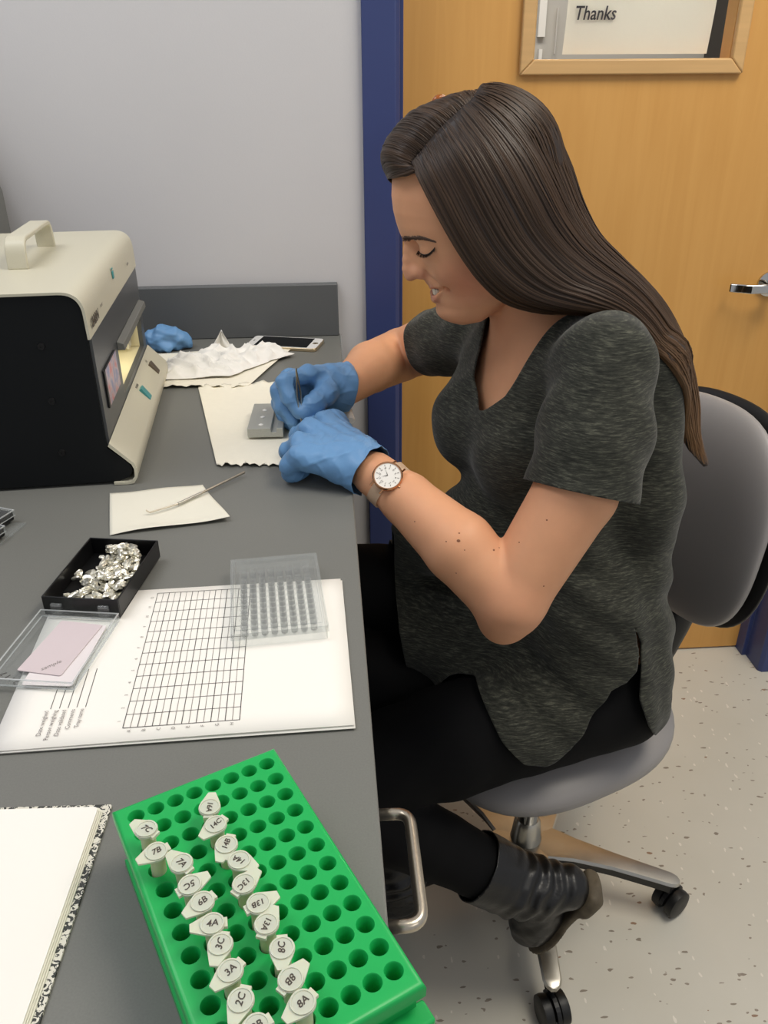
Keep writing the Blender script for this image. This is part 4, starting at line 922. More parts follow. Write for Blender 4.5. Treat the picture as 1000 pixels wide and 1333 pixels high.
def off(mb_, o_=cc): mb_.v = [tuple(np.array(v)-o_) for v in mb_.v]; return mb_
obj('seat', off(pad(sc_, CF, CLt, Z3, .205, .215, .045, .05, 2.8, sag=lambda x, y: .02*max(0, -x)**2-.02*max(0, x)**2)), 'chairpad', ch, smooth=3)
obj('seat_pan', off(pad(sc_+[0, 0, -.035], CF, CLt, Z3, .14, .14, .01, .024, 3.0)), 'shell', ch, smooth=3)
bcn = PY(892, 660, 1.14); tilt = .14; bup = np.array([-CF[0]*tilt, -CF[1]*tilt, 1]); bup /= np.linalg.norm(bup); bf = np.cross(CLt, bup); bf = bf if bf@CF > 0 else -bf
bs = lambda x, y: .035*y*y-.012*x*x
obj('backrest', off(pad(bcn, bup, CLt, bf, .180, .180, .028, .02, 2.5, sag=bs)), 'chairpad', ch, smooth=3)
obj('back_shell', off(pad(bcn-bf*.026, bup, CLt, bf, .185, .187, .014, .02, 2.5, sag=bs)), 'shell', ch, smooth=3, label='black moulded shell behind the grey pad')
mb = MB(); mb.tube(catmull([bcn-bf*.045-bup*.02, bcn-bf*.075-bup*.18, sc_-CF*.22+[0, 0, -.09], sc_-CF*.10+[0, 0, -.07]], 20), .016, 12, flat=1.6); obj('back_bar', off(mb), 'shell', ch, smooth=3)
mb = MB(); mb.lathe([(.0185, .145), (.0185, .35)], 28, (0, 0, 0)); obj('gas_column', mb, 'chrome', ch, smooth=.8)
mb = MB(); mb.lathe([(.0135, .36), (.0135, .40)], 20); mb.box(-.06, .06, -.05, .05, .365, .392); obj('mechanism', mb, 'shell', ch, bevel=.004)
mb = MB(); mb.lathe([(.034, .082), (.033, .100), (.028, .112), (.024, .150), (.0195, .158)], 32); obj('base_hub', mb, 'alu', ch, smooth=.7)
for k, a_ in enumerate((-21, -93, 51, 123, 195)):
    a_ = math.radians(a_); c, s_ = math.cos(a_), math.sin(a_)
    secs = [(.015, .040, .108), (.045, .036, .110), (.09, .026, .108), (.16, .019, .102), (.23, .0165, .094), (.262, .0155, .090), (.272, .012, .0885), (.277, .006, .087)]
    mt_ = MB(); vs = []
    for (r_, w_, z) in secs:
        for y, dz in ((-w_, -.005), (-w_+.003, 0), (0, .0015), (w_-.003, 0), (w_, -.005), (w_-.002, -.008), (-w_+.002, -.008)): vs.append((r_*c-y*s_, r_*s_+y*c, z+dz))
    n_ = 7; fs = [(i*n_+q, i*n_+(q+1) % n_, (i+1)*n_+(q+1) % n_, (i+1)*n_+q) for i in range(len(secs)-1) for q in range(n_)]+[tuple(range(n_-1, -1, -1)), tuple(range((len(secs)-1)*n_, len(secs)*n_))]
    mt_.add(vs, fs); lg = obj('leg', mt_, 'alu', ch, smooth=.6)
    mt_ = MB(); vs = []
    for (r_, w_, z) in secs[:6]:
        w2 = w_-.003
        for y, dz in ((-w2, -.008), (w2, -.008), (w2*.8, -.027), (-w2*.8, -.027)): vs.append((r_*c-y*s_, r_*s_+y*c, z+dz))
    fs = [(i*4+q, i*4+(q+1) % 4, (i+1)*4+(q+1) % 4, (i+1)*4+q) for i in range(5) for q in range(4)]+[(3, 2, 1, 0), (20, 21, 22, 23)]
    mt_.add(vs, fs); obj('leg_underside', mt_, 'caster', lg, label='black underside of the leg')
    # castor
    cp = np.array([.262*c, .262*s_, 0]); ca_ = a_+[.9, .25, -.6, .5, 1.2][k]; u = np.array([math.cos(ca_), math.sin(ca_), 0]); v = np.array([-u[1], u[0], 0]); ax = cp+u*.012
    mc = MB()
    for sd_ in (-1, 1):
        ring = []
        for (r_, h) in ((.006, .004), (.022, .004), (.0265, .007), (.0275, .014), (.0265, .021), (.020, .0235), (.006, .0235)):
            for q in range(28): an = 2*math.pi*q/28; ring.append(ax+v*h*sd_+u*r_*math.cos(an)+Z3*(r_*math.sin(an)+.0278))
        mc.add(ring, [(i*28+q, i*28+(q+1) % 28, (i+1)*28+(q+1) % 28, (i+1)*28+q) for i in range(6) for q in range(28)]+[tuple(range(27, -1, -1)), tuple(range(6*28, 7*28))])
    ct_ = obj('castor', mc, 'caster', ch, smooth=.8)
    mc = MB(); hood = []
    for h in (-.0035, .0035):
        for q in range(13): an = math.radians(10+q*160/12); hood.append(ax+v*h+u*.030*math.cos(an)+Z3*(.030*math.sin(an)+.0278))
        hood.append(ax+v*h+Z3*.0278)
    mc.add(hood, [tuple(range(14)), tuple(range(27, 13, -1))]+[(q, q+14, (q+1) % 14+14, (q+1) % 14) for q in range(14)]); mc.lathe([(.0055, .055), (.0055, .078)], 12, tuple(cp)); obj('castor_hood', mc, 'shell', ct_)
# ================================================================== the person
pr = thing('person', 'young woman with long brown hair in a dark heathered T-shirt, seated, bent over her work', 'person', (.35, 1.04, 0))
PO = np.array([.35, 1.04, 0])
YH = 1.03                                   # plane of symmetry of the head
U1 = .00093                                 # metres per photo pixel at the head
A3 = np.array
def H(px_, py_, dy=0.0):
    p = PY(px_, py_, YH); return p+A3([0, dy, 0])
fwd = A3([-.93, 0, -.37]); fwd /= np.linalg.norm(fwd); latv = A3([0, -1., 0]); upv = np.cross(fwd, latv); upv = upv if upv[2] > 0 else -upv
HAX = [fwd, latv, upv]
# ---- limb joints
shL, mdL, elL = PY(790, 466, .888), PY(750, 640, .835), PY(663, 781, .800)
fmL, wrL = PY(598, 712, .835), PY(489, 618, .925)
wrR, fmR, elR = PY(448, 506, 1.165), PY(483, 478, 1.27), PY(522, 462, 1.375)
mdR, shR = PY(562, 447, 1.30), PY(622, 432, 1.19)
LAT = (shL-shR); LAT[2] = 0; LAT /= np.linalg.norm(LAT); FW = np.array([LAT[1], -LAT[0], 0]); FW = FW if FW[0] < 0 else -FW
up3 = A3([0, 0, 1.])
nkb = PY(706, 440, 1.045)                    # base of the neck
def torso(S, e=0.0, shirt=False):
    """e grows every primitive"""
    chs = A3([.292, 1.045, ZB+.075])
    S.ell(chs, A3([.102, .145, .160])+e, [FW, LAT, up3], k=.01)
    for c, r in ((A3([.242, .975, ZB+.018]), .066), (A3([.200, 1.085, ZB+.018]), .066)):
        S.ell(c, A3([.058, .062, .066])+e, [FW, LAT, up3], k=.045)
    S.ell(A3([.305, 1.045, ZB-.11]), A3([.104, .134, .15])+e, [FW, LAT, up3], k=.04)
    S.ell(A3([.370, 1.035, ZB-.30]), A3([.112, .162, .13])+e, [FW, LAT, up3], k=.04)
    for s_, e1 in ((shL, 1), (shR, -1)):
        S.cone(nkb-up3*.030+LAT*.03*e1, s_-up3*.004, .044+e, .047+e, k=.03)
# ---- body: one surface from head to arms, hidden parts under the clothes kept slim
lo = A3([-.06, .70, ZB-.42]); hi = A3([.52, 1.46, ZB+.46])
S = SDF(lo, hi, .0042, {0: (.075, .235, .0016), 1: (.95, 1.04, .002), 2: (ZB+.17, ZB+.36, .0017)})
torso(S, -.012)
S.cone(nkb-up3*.03, H(676, 350), .054, .047, k=.02)           # neck
def pix(X, Z):
    """pixel of the points (X, YH, Z): lets the profile of the face be read as a curve"""
    dx_, dy_, dz_ = X-CAMP[0], YH-CAMP[1], Z-CAMP[2]; dep = dx_*_F[0]+dy_*_F[1]+dz_*_F[2]
    return 500+FPX*(dx_*_R[0]+dy_*_R[1]+dz_*_R[2])/dep, 666.5-FPX*(dx_*_U[0]+dy_*_U[1]+dz_*_U[2])/dep
def smax(a, b, k): h = np.maximum(k-np.abs(a-b), 0)/k; return np.maximum(a, b)+h*h*k*.25
PROF = A3([(560, 140), (535, 172), (519, 203), (511.5, 235), (510, 255), (512, 274), (516, 290), (520, 302), (523.5, 310), (529, 318), (534, 328), (541, 342), (548, 356), (552, 364), (555, 369), (559, 372.5), (560.5, 375), (562.5, 379), (561.5, 383), (562, 387.5), (565.5, 391.5), (568, 396), (567.5, 402), (568.5, 408), (572, 414), (578, 419), (592, 424), (640, 440)])
PROS = A3([(560, 140), (535, 172), (519, 203), (511.5, 235), (510, 255), (512, 274), (517, 292), (525, 308), (535, 323), (545, 340), (554, 358), (560, 374), (564, 390), (569, 404), (575, 414), (592, 424), (640, 440)])
JAW = A3([(560, 419), (580, 419.5), (600, 420.5), (622, 416), (645, 400), (662, 378), (690, 340)])
WID = A3([(150, .050), (200, .064), (250, .070), (300, .0675), (330, .0655), (360, .0615), (385, .053), (405, .042), (422, .034)])
def face(X, Y, Z):
    px_, py_ = pix(X, Z); q_ = np.abs(Y-YH); e_ = np.clip((q_-.006)/.022, 0, 1); e_ = e_*e_*(3-2*e_); fx_ = np.interp(py_, PROF[:, 1], PROF[:, 0])*(1-e_)+np.interp(py_, PROS[:, 1], PROS[:, 0])*e_; w_ = np.interp(py_, WID[:, 0], WID[:, 1])
    n_ = np.interp(py_, [250, 320, 365, 395, 410], [2.0, 2.2, 1.8, 1.75, 2.0]); D_ = np.interp(py_, [200, 300, 345, 375, 410], [100, 92, 84, 76, 60])
    t_ = np.clip(q_/w_, 0, 1); rec = D_*(1-(1-t_**n_)**(1/n_)); front_ = (fx_+rec-px_)*U1*.86
    jy = np.interp(px_, JAW[:, 0], JAW[:, 1])-13*(q_/.045)**2; jaw_ = (py_-jy)*U1
    return smax(smax(smax(front_, jaw_, .014), (px_-668)*U1, .03), smax(q_-w_, (180-py_)*U1, .02), .012)
S.ell(H(622, 222), (.093, .0705, .084), HAX, k=.02)
S.custom(H(480, 440)-A3([0, .09, 0]), H(700, 130)+A3([0, .09, 0]), face, k=.014)
def Nn2(px_, py_, q_): p = PY(px_, py_, YH-q_); return p, A3([p[0], YH+q_, p[2]])
for c in Nn2(590, 346, .036): S.ell(c, (.020, .018, .020), HAX, k=.024)                     # cheeks lifted by the smile
for c in Nn2(542, 323, .021): S.ell(c, (.010, .010, .009), HAX, k=.016, op='sub')     # inner eye hollows
     # crease over the lid
for c in Nn2(560, 325.5, .029): S.ell(c, (.0108, .0145, .0108), HAX, k=.009)            # lidded eyes
S.chain([H(532.5, 312), H(531.5, 324), H(530.5, 338), H(531.5, 350), H(534.5, 357)], [.0060, .0052, .0056, .0068, .0082], k=.0035)   # nose
S.cone(H(541, 326), H(545, 348), .0095, .0115, k=.006)
for c in Nn2(548, 356.5, .0100): S.cone(c, c+A3([-.005, 0, .0015]), .0060, .0056, k=.008)
for c, d in zip(Nn2(540, 366.5, .006), Nn2(547, 365.5, .0075)): S.cone(c, d, .0021, .0021, k=.003, op='sub')
for c, d in zip(Nn2(554, 353, .019), Nn2(556.5, 362, .019)): S.cone(c, d, .0014, .0012, k=.004, op='sub')
a1, a2 = Nn2(556, 360, .0200), Nn2(570, 366, .030)
for c, d in zip(a1, a2): S.cone(c, d, .0012, .0008, k=.008, op='sub')                 # smile lines
for c in Nn2(583, 373, .034): S.ell(c, (.0035, .004, .005), HAX, k=.008, op='sub')    # dimples at the mouth corners
ml, mu, mc = (Nn2(*v) for v in ((569, 387.5, .014), (565.5, 372.8, .015), (577.5, 374, .0285)))
for i_ in (0, 1):
    S.chain([H(563.5, 373), mu[i_], mc[i_]-A3([.001, 0, 0])], [.0042, .0040, .0022], k=.002); S.chain([H(567, 388), ml[i_], mc[i_]-A3([.001, 0, .001])], [.0056, .0052, .0022], k=.002)
    mm = Nn2(566, 380, .015)[i_]; cc_ = mc[i_]+A3([-.0015, 0, -.0012])
    S.chain([H(562, 380.2), mm-A3([.003, 0, 0]), cc_], [.0043, .0042, .0020], k=.0012, op='sub'); S.chain([H(568, 380), mm+A3([.004, 0, 0])], [.0050, .0045], k=.0012, op='sub')
for sd in (-1, 1):                                            # ears (under the hair)
    S.ell(H(672, 300, sd*.066), (.016, .008, .028), HAX, k=.008)
# arms
S.chain([shL-up3*.004, mdL, elL], [.045, .0475, .0415], k=.006)
S.chain([elL, fmL, PY(530, 650, .895), wrL], [.0405, .0425, .0325, .0255], k=.006)
S.cone(elL, PY(655, 808, .802), .038, .028, k=.018)
S.cone(wrL, PY(452, 596, .965), .0200, .018, k=.02)
S.chain([shR, mdR, elR], [.048, .046, .043], k=.006)
S.chain([elR, fmR, wrR], [.045, .040, .0265], k=.006)
S.cone(wrR, PY(425, 512, 1.15), .019, .016, k=.01)
# hips and thighs inside the leggings
V, q = S.surface()
BODY = S
base = A3(lin((216, 158, 120))); col = np.tile(base, (len(V), 1))
def blend(c, r, rgb, amt, sq=(1, 1, 1)):
    d = np.linalg.norm((V-c)/A3(sq), axis=1)/r; w_ = (amt*np.clip(1-d, 0, 1)**.8)[:, None]; col[:] = col*(1-w_)+A3(lin(rgb))*w_
blend(H(600, 350, -.055), .042, (206, 128, 104), .55)                      # cheek colour
blend(H(566, 371.5), .008, (176, 104, 98), .5); 
for c in (H(564, 373), *mu): blend(c, .0066, (160, 92, 90), .95)
for c in (H(567, 387), *ml): blend(c, .0085, (166, 92, 92), 1.0)
for c in Nn2(552, 357, .014): blend(c, .010, (196, 128, 112), .4)
for c in Nn2(540, 357, .004): blend(c, .016, (204, 138, 120), .4)
blend(elL, .06, (206, 134, 112), .35)
bt = None
body = np_mesh('body', V, q, PO, col); obj('body', body, 'skin', pr, fix=False, kind=None, smooth=3)
bvh = BVHTree.FromPolygons([tuple(v) for v in V], [tuple(map(int, f)) for f in q])
CV = Vector(CAMP)
def hit(px_, py_, tree=None):
    d = _F+_R*(px_-500)/FPX-_U*(py_-666.5)/FPX; r_ = (tree or bvh).ray_cast(CV, Vector(d).normalized()); return (np.array(r_[0]), np.array(r_[1])) if r_[0] else (None, None)
def mirrored(mb_):
    n_ = MB(); n_.v = [(x, 2*YH-y, z) for x, y, z in mb_.v]; n_.f = [tuple(reversed(f_)) for f_ in mb_.f]; return n_
# brow: short hairs laid on the brow ridge
mb = MB()
bl_ = catmull([(522, 311, 0), (533, 310.5, 0), (545, 309.5, 0), (556, 311.5, 0), (564, 314, 0)], 60)
for k, (x, y, _) in enumerate(bl_):
    t_ = k/59; wd = 3.4*(1-t_**2)+.6
    for s_ in range(8):
        h0, n0 = hit(x+rng.uniform(-.6, .6), y+rng.uniform(-wd, wd)*1.0); h1, n1 = hit(x+4+rng.uniform(-1, 1), y-1.5+rng.uniform(-1, 1)+t_*2.5)
        if h0 is None or h1 is None or np.linalg.norm(h0-h1) > .02: continue
        mb.tube([h0+n0*.0002, (h0+h1)/2+n0*.0009, h1+n1*.0003], [.0003, .00028, .0001], 3)
obj('eyebrow', off(mirrored(mb), PO), 'brow', pr, fix=False); obj('eyebrow', off(mb, PO), 'brow', pr, fix=False)
# lashes along the lowered upper lid, and the far brow tip
mb = MB()
ll = catmull([(544.5, 327, 0), (551, 331.5, 0), (558, 330.5, 0), (563.5, 325.5, 0), (566, 322, 0)], 40)
pts = []
for x, y, _ in ll:
    h0, n0 = hit(x, y)
    if h0 is not None: pts.append(h0+n0*.0003)
if len(pts) > 4: mb.tube(pts, [.0003+.00045*math.sin(3.14*min(1, .15+k/len(pts))) for k in range(len(pts))], 6)
for k, (x, y, _) in enumerate(ll):
    h0, n0 = hit(x, y)
    if h0 is None: continue
    for s_ in range(2):
        L_ = .0062+rng.uniform(-.001, .001); d = A3([-.55+.5*k/40+rng.uniform(-.12, .12), -.75, -.55])
        mb.tube([h0+n0*.0002, h0+n0*.0006+d*L_*.5, h0+d*L_+A3([0, 0, .0006])], [.00032, .00026, .0001], 3)
obj('eyelashes', off(mirrored(mb), PO), 'lash', pr, fix=False); obj('eyelashes', off(mb, PO), 'lash', pr, fix=False)
# teeth
mb = MB()
for k in range(-4, 5):
    a_ = k*.19; c = H(565, 378.3)+A3([.022*(1-math.cos(a_)), .020*math.sin(a_), 0]); ax_ = A3([-math.cos(a_), math.sin(a_), -.25])
    w_ = .0036 if abs(k) < 2 else .0031
    yv = A3([math.sin(a_), math.cos(a_), 0]); zv = np.cross(ax_, yv); zv /= np.linalg.norm(zv); zv = zv if zv[2] > 0 else -zv
    vs = [c+yv*(u*w_/2)+zv*(v*.0042)+ax_*.0018*t_ for t_ in (0, 1) for u, v in ((-.95, -1), (.95, -1), (1, 1), (-1, 1))]
    mb.add(vs, [(0, 1, 2, 3), (7, 6, 5, 4), (0, 4, 5, 1), (1, 5, 6, 2), (2, 6, 7, 3), (3, 7, 4, 0)])
obj('teeth', off(mb, PO), 'teeth', pr, bevel=.0006)
# moles on the near arm
for px_, py_, r_ in ((597, 704, .0022), (598, 694, .0011), (581, 705, .001), (643, 716, .0015), (650, 713, .0009), (712, 677, .0011), (540, 679, .001), (594, 746, .0009), (708, 763, .0010), (676, 706, .0009), (605, 716, .0008)):
    h0, n0 = hit(px_, py_)
    if h0 is None: continue
    mb = MB(); z_ = n0; x_ = np.cross(z_, [0, 0, 1.]); x_ /= np.linalg.norm(x_); y_ = np.cross(z_, x_)
    mb.add([h0-PO+z_*.0004]+[h0-PO+z_*.00005+(x_*math.cos(a_)+y_*math.sin(a_)*.8)*r_ for a_ in np.linspace(0, 2*math.pi, 10, endpoint=False)], [(0, 1+k, 1+(k+1) % 10) for k in range(10)])
    obj('mole', mb, 'mole', pr, smooth=3)

# ---- leggings
hpL, hpR = A3([.395, .945, .555]), A3([.385, 1.12, .575])
knL, knR = A3([-.045, .865, .470]), A3([-.02, 1.145, .635])
anL, anR = A3([.262, .838, .262]), A3([.085, .955, .150])
S = SDF(A3([-.10, .72, .08]), A3([.56, 1.30, ZB-.12]), .005)
S.ell(A3([.380, 1.035, .59]), (.112, .160, .105), [FW, LAT, up3], k=.03)
S.chain([A3([.33, 1.03, .55]), A3([.18, 1.03, .500]), A3([.02, 1.05, .515])], [.088, .074, .072], k=.03)
for hp, kn, an in ((hpL, knL, anL), (hpR, knR, anR)):
    S.chain([hp, hp*.45+kn*.55, kn], [.090, .080, .064], k=.012); S.chain([kn, kn*.62+an*.38-A3([.0, 0, .0]), an*.85+kn*.15, an], [.060, .058, .044, .036], k=.012)
V, q = S.surface(); Nn = S.grad(V); V = V+Nn*(.0022*vnoise(V*A3([1, 1, 1]), 55, 12))[:, None]
obj('leggings', np_mesh('leggings', V, q, PO), 'legging', pr, fix=False)

# ---- boots
def boot(name, ank, knee, heel, toe, shaft=.085):
    pts_ = np.stack([ank, heel, toe, ank-(ank-knee)/np.linalg.norm(ank-knee)*shaft]); S = SDF(pts_.min(0)-.085, pts_.max(0)+.085, .003)
    sh = ank-knee; sh /= np.linalg.norm(sh); colr = ank-sh*shaft; fx = (toe-heel); Lf = np.linalg.norm(fx); fx /= Lf
    dn = (ank-heel)-fx*((ank-heel)@fx); dn /= np.linalg.norm(dn); ly = np.cross(dn, fx)
    S.chain([colr-sh*.02, ank-sh*.02, ank*.55+(heel+dn*.045+fx*.035)*.45], [.056, .050, .043], k=.006)
    S.chain([ank, heel+dn*.032+fx*.030], [.042, .034], k=.012)
    S.chain([ank*.4+(heel+dn*.045+fx*.05)*.6, heel+fx*(Lf*.55)+dn*.036, heel+fx*(Lf*.72)+dn*.030, heel+fx*(Lf-.030)+dn*.024], [.040, .036, .034, .026], k=.012)
    V, q = S.surface(); Nn = S.grad(V)
    d_ = (V-ank)@sh; V = V+Nn*(.0026*np.sin(d_*300+2.8*vnoise(V, 50, 7))*np.exp(-((d_-.005)/.035)**2)+.0016*vnoise(V, 110, 3))[:, None]
    T = tri(q); g = ((V-colr)@sh)+.0015*vnoise(V, 90, 6)
    V2, T2 = clip_mesh(V, T, np.minimum(g, ((V-heel)@dn)-.003)); b = obj(name, np_mesh(name, V2, T2, PO), 'leather', pr, fix=False, solid=.0025)
    S = SDF(np.minimum(heel, toe)-.07, np.maximum(heel, toe)+.07, .003)
    S.ell(heel+fx*.030-dn*.004, (.034, .034, .013), [fx, ly, dn], k=.004); S.rbox(heel+fx*.028-dn*.004, (.026, .031, .013), .012, [fx, ly, dn], k=.004)
    S.ell(heel+fx*(Lf*.66)+dn*.003, (Lf*.36, .040, .0065), [fx, ly, dn], k=.004); S.rbox(heel+fx*(Lf*.40)+dn*.003, (Lf*.38, .028, .006), .005, [fx, ly, dn], k=.004)
    V, q = S.surface(); obj('sole', np_mesh('sole', V, q, PO), 'sole', b, fix=False)
hlL, toL = PY(776, 1150, .822), A3([.288, .842, .118])
boot('boot', anL, knL, hlL, toL)
boot('boot', anR, knR, A3([.112, .995, .026]), A3([-.10, .955, .026]))

# ---- T-shirt
def shirt_field():
    S = SDF(A3([.0, .74, ZB-.60]), A3([.56, 1.40, ZB+.30]), .0045)
    torso(S, .002)
    # fabric hanging from the shoulder blades behind the hips, and over the lap
    S.chain([A3([.395, .985, ZB+.13]), A3([.414, .965, ZB-.05]), A3([.430, .955, ZB-.26]), A3([.437, .950, ZB-.56])], [.050, .046, .038, .030], k=.03)
    S.chain([A3([.375, 1.10, ZB+.13]), A3([.395, 1.10, ZB-.05]), A3([.43, 1.11, ZB-.30]), A3([.437, 1.11, ZB-.56])], [.052, .050, .044, .032], k=.03)
    S.chain([A3([.355, .955, ZB-.20]), hpL+A3([-.02, -.003, 0]), hpL*.5+knL*.5+A3([.02, .0, 0])], [.085, .100, .090], k=.03)
    S.chain([hpR+A3([0, 0, .02]), hpR*.55+knR*.45, hpR*.25+knR*.75], [.098, .092, .082], k=.03)
    S.chain([A3([.24, 1.03, ZB-.12]), A3([.13, 1.10, ZB-.185])], [.085, .05], k=.03); S.chain([A3([.31, 1.02, .63]), A3([.19, 1.035, .595]), A3([.12, 1.05, .60])], [.090, .076, .062], k=.03)
    # sleeves
    S.chain([shL-up3*.002, PY(775, 560, .862), PY(756, 640, .838)], [.053, .060, .066], k=.022)
    S.chain([shR, PY(585, 443, 1.26), PY(540, 452, 1.34)], [.050, .053, .055], k=.012)
    return S
S = shirt_field(); SHIRT = S
V, q = S.surface(); Nn = S.grad(V)
# folds
side_y = V[:, 1]
fold_ = .0042*np.sin(V@A3([62., 20, 92])+2.6*vnoise(V, 15, 2))*(.55+.45*vnoise(V, 22, 19))*np.clip((ZB-.02-V[:, 2])/.12, 0, 1)
drape = .0016*np.sin(V@A3([95., 60, 8])+1.6*vnoise(V, 12, 6))*np.clip((V[:, 0]-.33)/.08, 0, 1)*np.clip((ZB+.02-V[:, 2])/.2, 0, 1)
bustf = .0016*np.sin(V@A3([40., 90, 50])+vnoise(V, 16, 4))*np.clip((V[:, 2]-ZB+.05)/.1, 0, 1)
V = V+Nn*(fold_+drape+bustf+.0018*vnoise(V, 34, 11))[:, None]
T = tri(q)
def polyXZ(lst): return [(PY(x, y, Y)[0], PY(x, y, Y)[2]) for x, y, Y in lst]
# hem: front panel and back panel outlines in the vertical plane along the bench
front = polyXZ([(515, 700, 1.12), (512, 760, 1.12), (520, 800, 1.08), (548, 850, .97), (592, 868, .89), (622, 905, .87), (648, 945, .865), (675, 968, .865), (702, 972, .865), (735, 955, .865), (765, 915, .87), (790, 888, .87), (812, 882, .87), (826, 868, .87), (832, 850, .87), (830, 830, .87), (826, 814, .87), (850, 780, .87), (870, 700, .87), (960, 560, .9), (980, 380, .9), (980, 200, .9), (300, 200, 1.0), (300, 700, 1.1)])
back = polyXZ([(790, 775, .87), (820, 806, .87), (832, 826, .87), (838, 842, .87), (832, 870, .87), (828, 900, .87), (836, 928, .87), (850, 950, .88), (868, 971, .89), (892, 966, .92), (960, 966, 1.0), (990, 500, 1.0), (900, 300, .9), (740, 500, .87), (770, 700, .87)])
far_ = polyXZ([(512, 690, 1.10), (513, 775, 1.10), (521, 815, 1.10), (540, 846, 1.09), (575, 870, 1.07), (650, 915, 1.05), (950, 930, 1.10), (950, 200, 1.0), (300, 200, 1.0), (300, 690, 1.1)])
mixf = np.clip((V[:, 1]-.925)/.06, 0, 1); mixf = mixf*mixf*(3-2*mixf)
gf = sdpoly(V[:, [0, 2]], front)*(1-mixf)+sdpoly(V[:, [0, 2]], far_)*mixf
g = np.maximum(gf, sdpoly(V[:, [0, 2]], back))
# neckline: a deep scoop in front and a ring round the neck
scp = PY(641, 531, 1.0); qv = (V-A3([scp[0], scp[1], 0]))@LAT; qd = (V-nkb)@FW
wdt = .033*np.sqrt(np.clip((V[:, 2]-scp[2])/.03, 0, 1))+np.clip(V[:, 2]-scp[2], 0, .16)*.24
hz_ = V[:, 2]-scp[2]; neck = np.minimum(np.minimum(wdt-np.abs(qv-.0), hz_*1.0), qd+.015)
ring_ = .064-np.linalg.norm((V-(nkb+up3*.02))*A3([1, 1, .8]), axis=1)
g = np.minimum(g, -np.maximum(neck, ring_))
# sleeve ends: everything past the cuff goes unless it lies on the trunk of the shirt
ST = SDF(A3([.0, .74, ZB-.60]), A3([.56, 1.40, ZB+.30]), .006); torso(ST, .002)
ST.chain([A3([.395, .985, ZB+.13]), A3([.425, .965, ZB-.05]), A3([.432, .955, ZB-.26]), A3([.437, .950, ZB-.56])], [.050, .046, .038, .030], k=.03)
dT = ST.sample(V)
for s_, m_, ze in ((shL, PY(749, 638, .835), 0), (shR, PY(563, 445, 1.30), 1)):
    d = m_-s_; L_ = np.linalg.norm(d); d = d/L_; w_ = V-s_; a_ = w_@d; r_ = np.linalg.norm(w_-a_[:, None]*d, axis=1)
    g = np.minimum(g, np.maximum.reduce([L_-a_, .007-dT, r_-.084, (L_*.4-a_)*5, a_-L_-.10]))
V2, T2 = clip_mesh(V, T, g)
# keep the biggest connected sheets
def drop_islands(V, T, keep=.04):
    par = np.arange(len(V))
    e = np.concatenate([T[:, [0, 1]], T[:, [1, 2]]])
    for _ in range(400):
        m_ = np.minimum(par[e[:, 0]], par[e[:, 1]]); old = par.copy(); np.minimum.at(par, e[:, 0], m_); np.minimum.at(par, e[:, 1], m_); par = par[par]
        if (par == old).all(): break
    lab, cnt = np.unique(par[T[:, 0]], return_counts=True); ok = set(lab[cnt > keep*len(T)]); m_ = np.isin(par[T[:, 0]], list(ok)); T = T[m_]
    used = np.unique(T); mp = np.zeros(len(V), int); mp[used] = np.arange(len(used)); return V[used], mp[T]
V2, T2 = drop_islands(V2, T2)
sh = obj('t_shirt', np_mesh('t_shirt', V2, T2, PO), 'knit', pr, fix=False, solid=.0022)

# ---- gloves
def finger(S, pts, r0, r1, k=.004):
    n_ = len(pts); rr = [r0+(r1-r0)*i/(n_-1) for i in range(n_)]; S.chain([A3(p) for p in pts], rr, k=k)
def Zb(x, y, z): return PZ(x, y, z)
def glove(name, S, cuff_a, cuff_b, extra=0):
    V, q = S.surface(); Nn = S.grad(V); V = V+Nn*(.0009*vnoise(V, 150, 5)+.0006*np.sin(V@A3([260., 190, 90])+2.5*vnoise(V, 50, 8))+.0014*(1-np.abs(vnoise(V*A3([1, 1, 1.4]), 75, 21)))**6+.0009*(1-np.abs(vnoise(V, 140, 33)))**5)[:, None]
    T = tri(q); d = (cuff_b-cuff_a); d /= np.linalg.norm(d); g = -((V-cuff_b)@d)+.0012*vnoise(V, 120, 3); V2, T2 = clip_mesh(V, T, g)
    return obj(name, np_mesh(name, V2, T2, PO), 'nitrile', pr, fix=False, solid=.0006)
# left hand (near): back of the hand up, fingers curled under
wl0 = wrL; kL = [PZ(424, 545, .052), PZ(404, 556, .054), PZ(393, 574, .051), PZ(392, 592, .044)]      # index .. little knuckle
S = SDF(A3([-.13, .86, ZB-.01]), A3([.12, 1.14, ZB+.10]), .0017)
cb_ = PY(497, 609, .918)
hx_ = np.cross((kL[3]-kL[0]), (wl0-kL[1])); hx_ /= np.linalg.norm(hx_); hx_ = hx_ if hx_[2] > 0 else -hx_
for i, kk in enumerate(kL):
    wj = wl0*.72+kL[1]*.28+(kL[3]-kL[0])*(i-1.5)*.13
    S.chain([wj, kk-hx_*.004], [.021, .0145], k=.016)
S.chain([PY(520, 634, .90), wl0, wl0*.7+kL[1]*.3], [.0315, .0275, .026], k=.02)
S.chain([PY(512, 626, .905), PY(500, 616, .912)], [.0325, .0300], k=.008)
dirs = A3([-.75, .55, 0]); dirs /= np.linalg.norm(dirs)
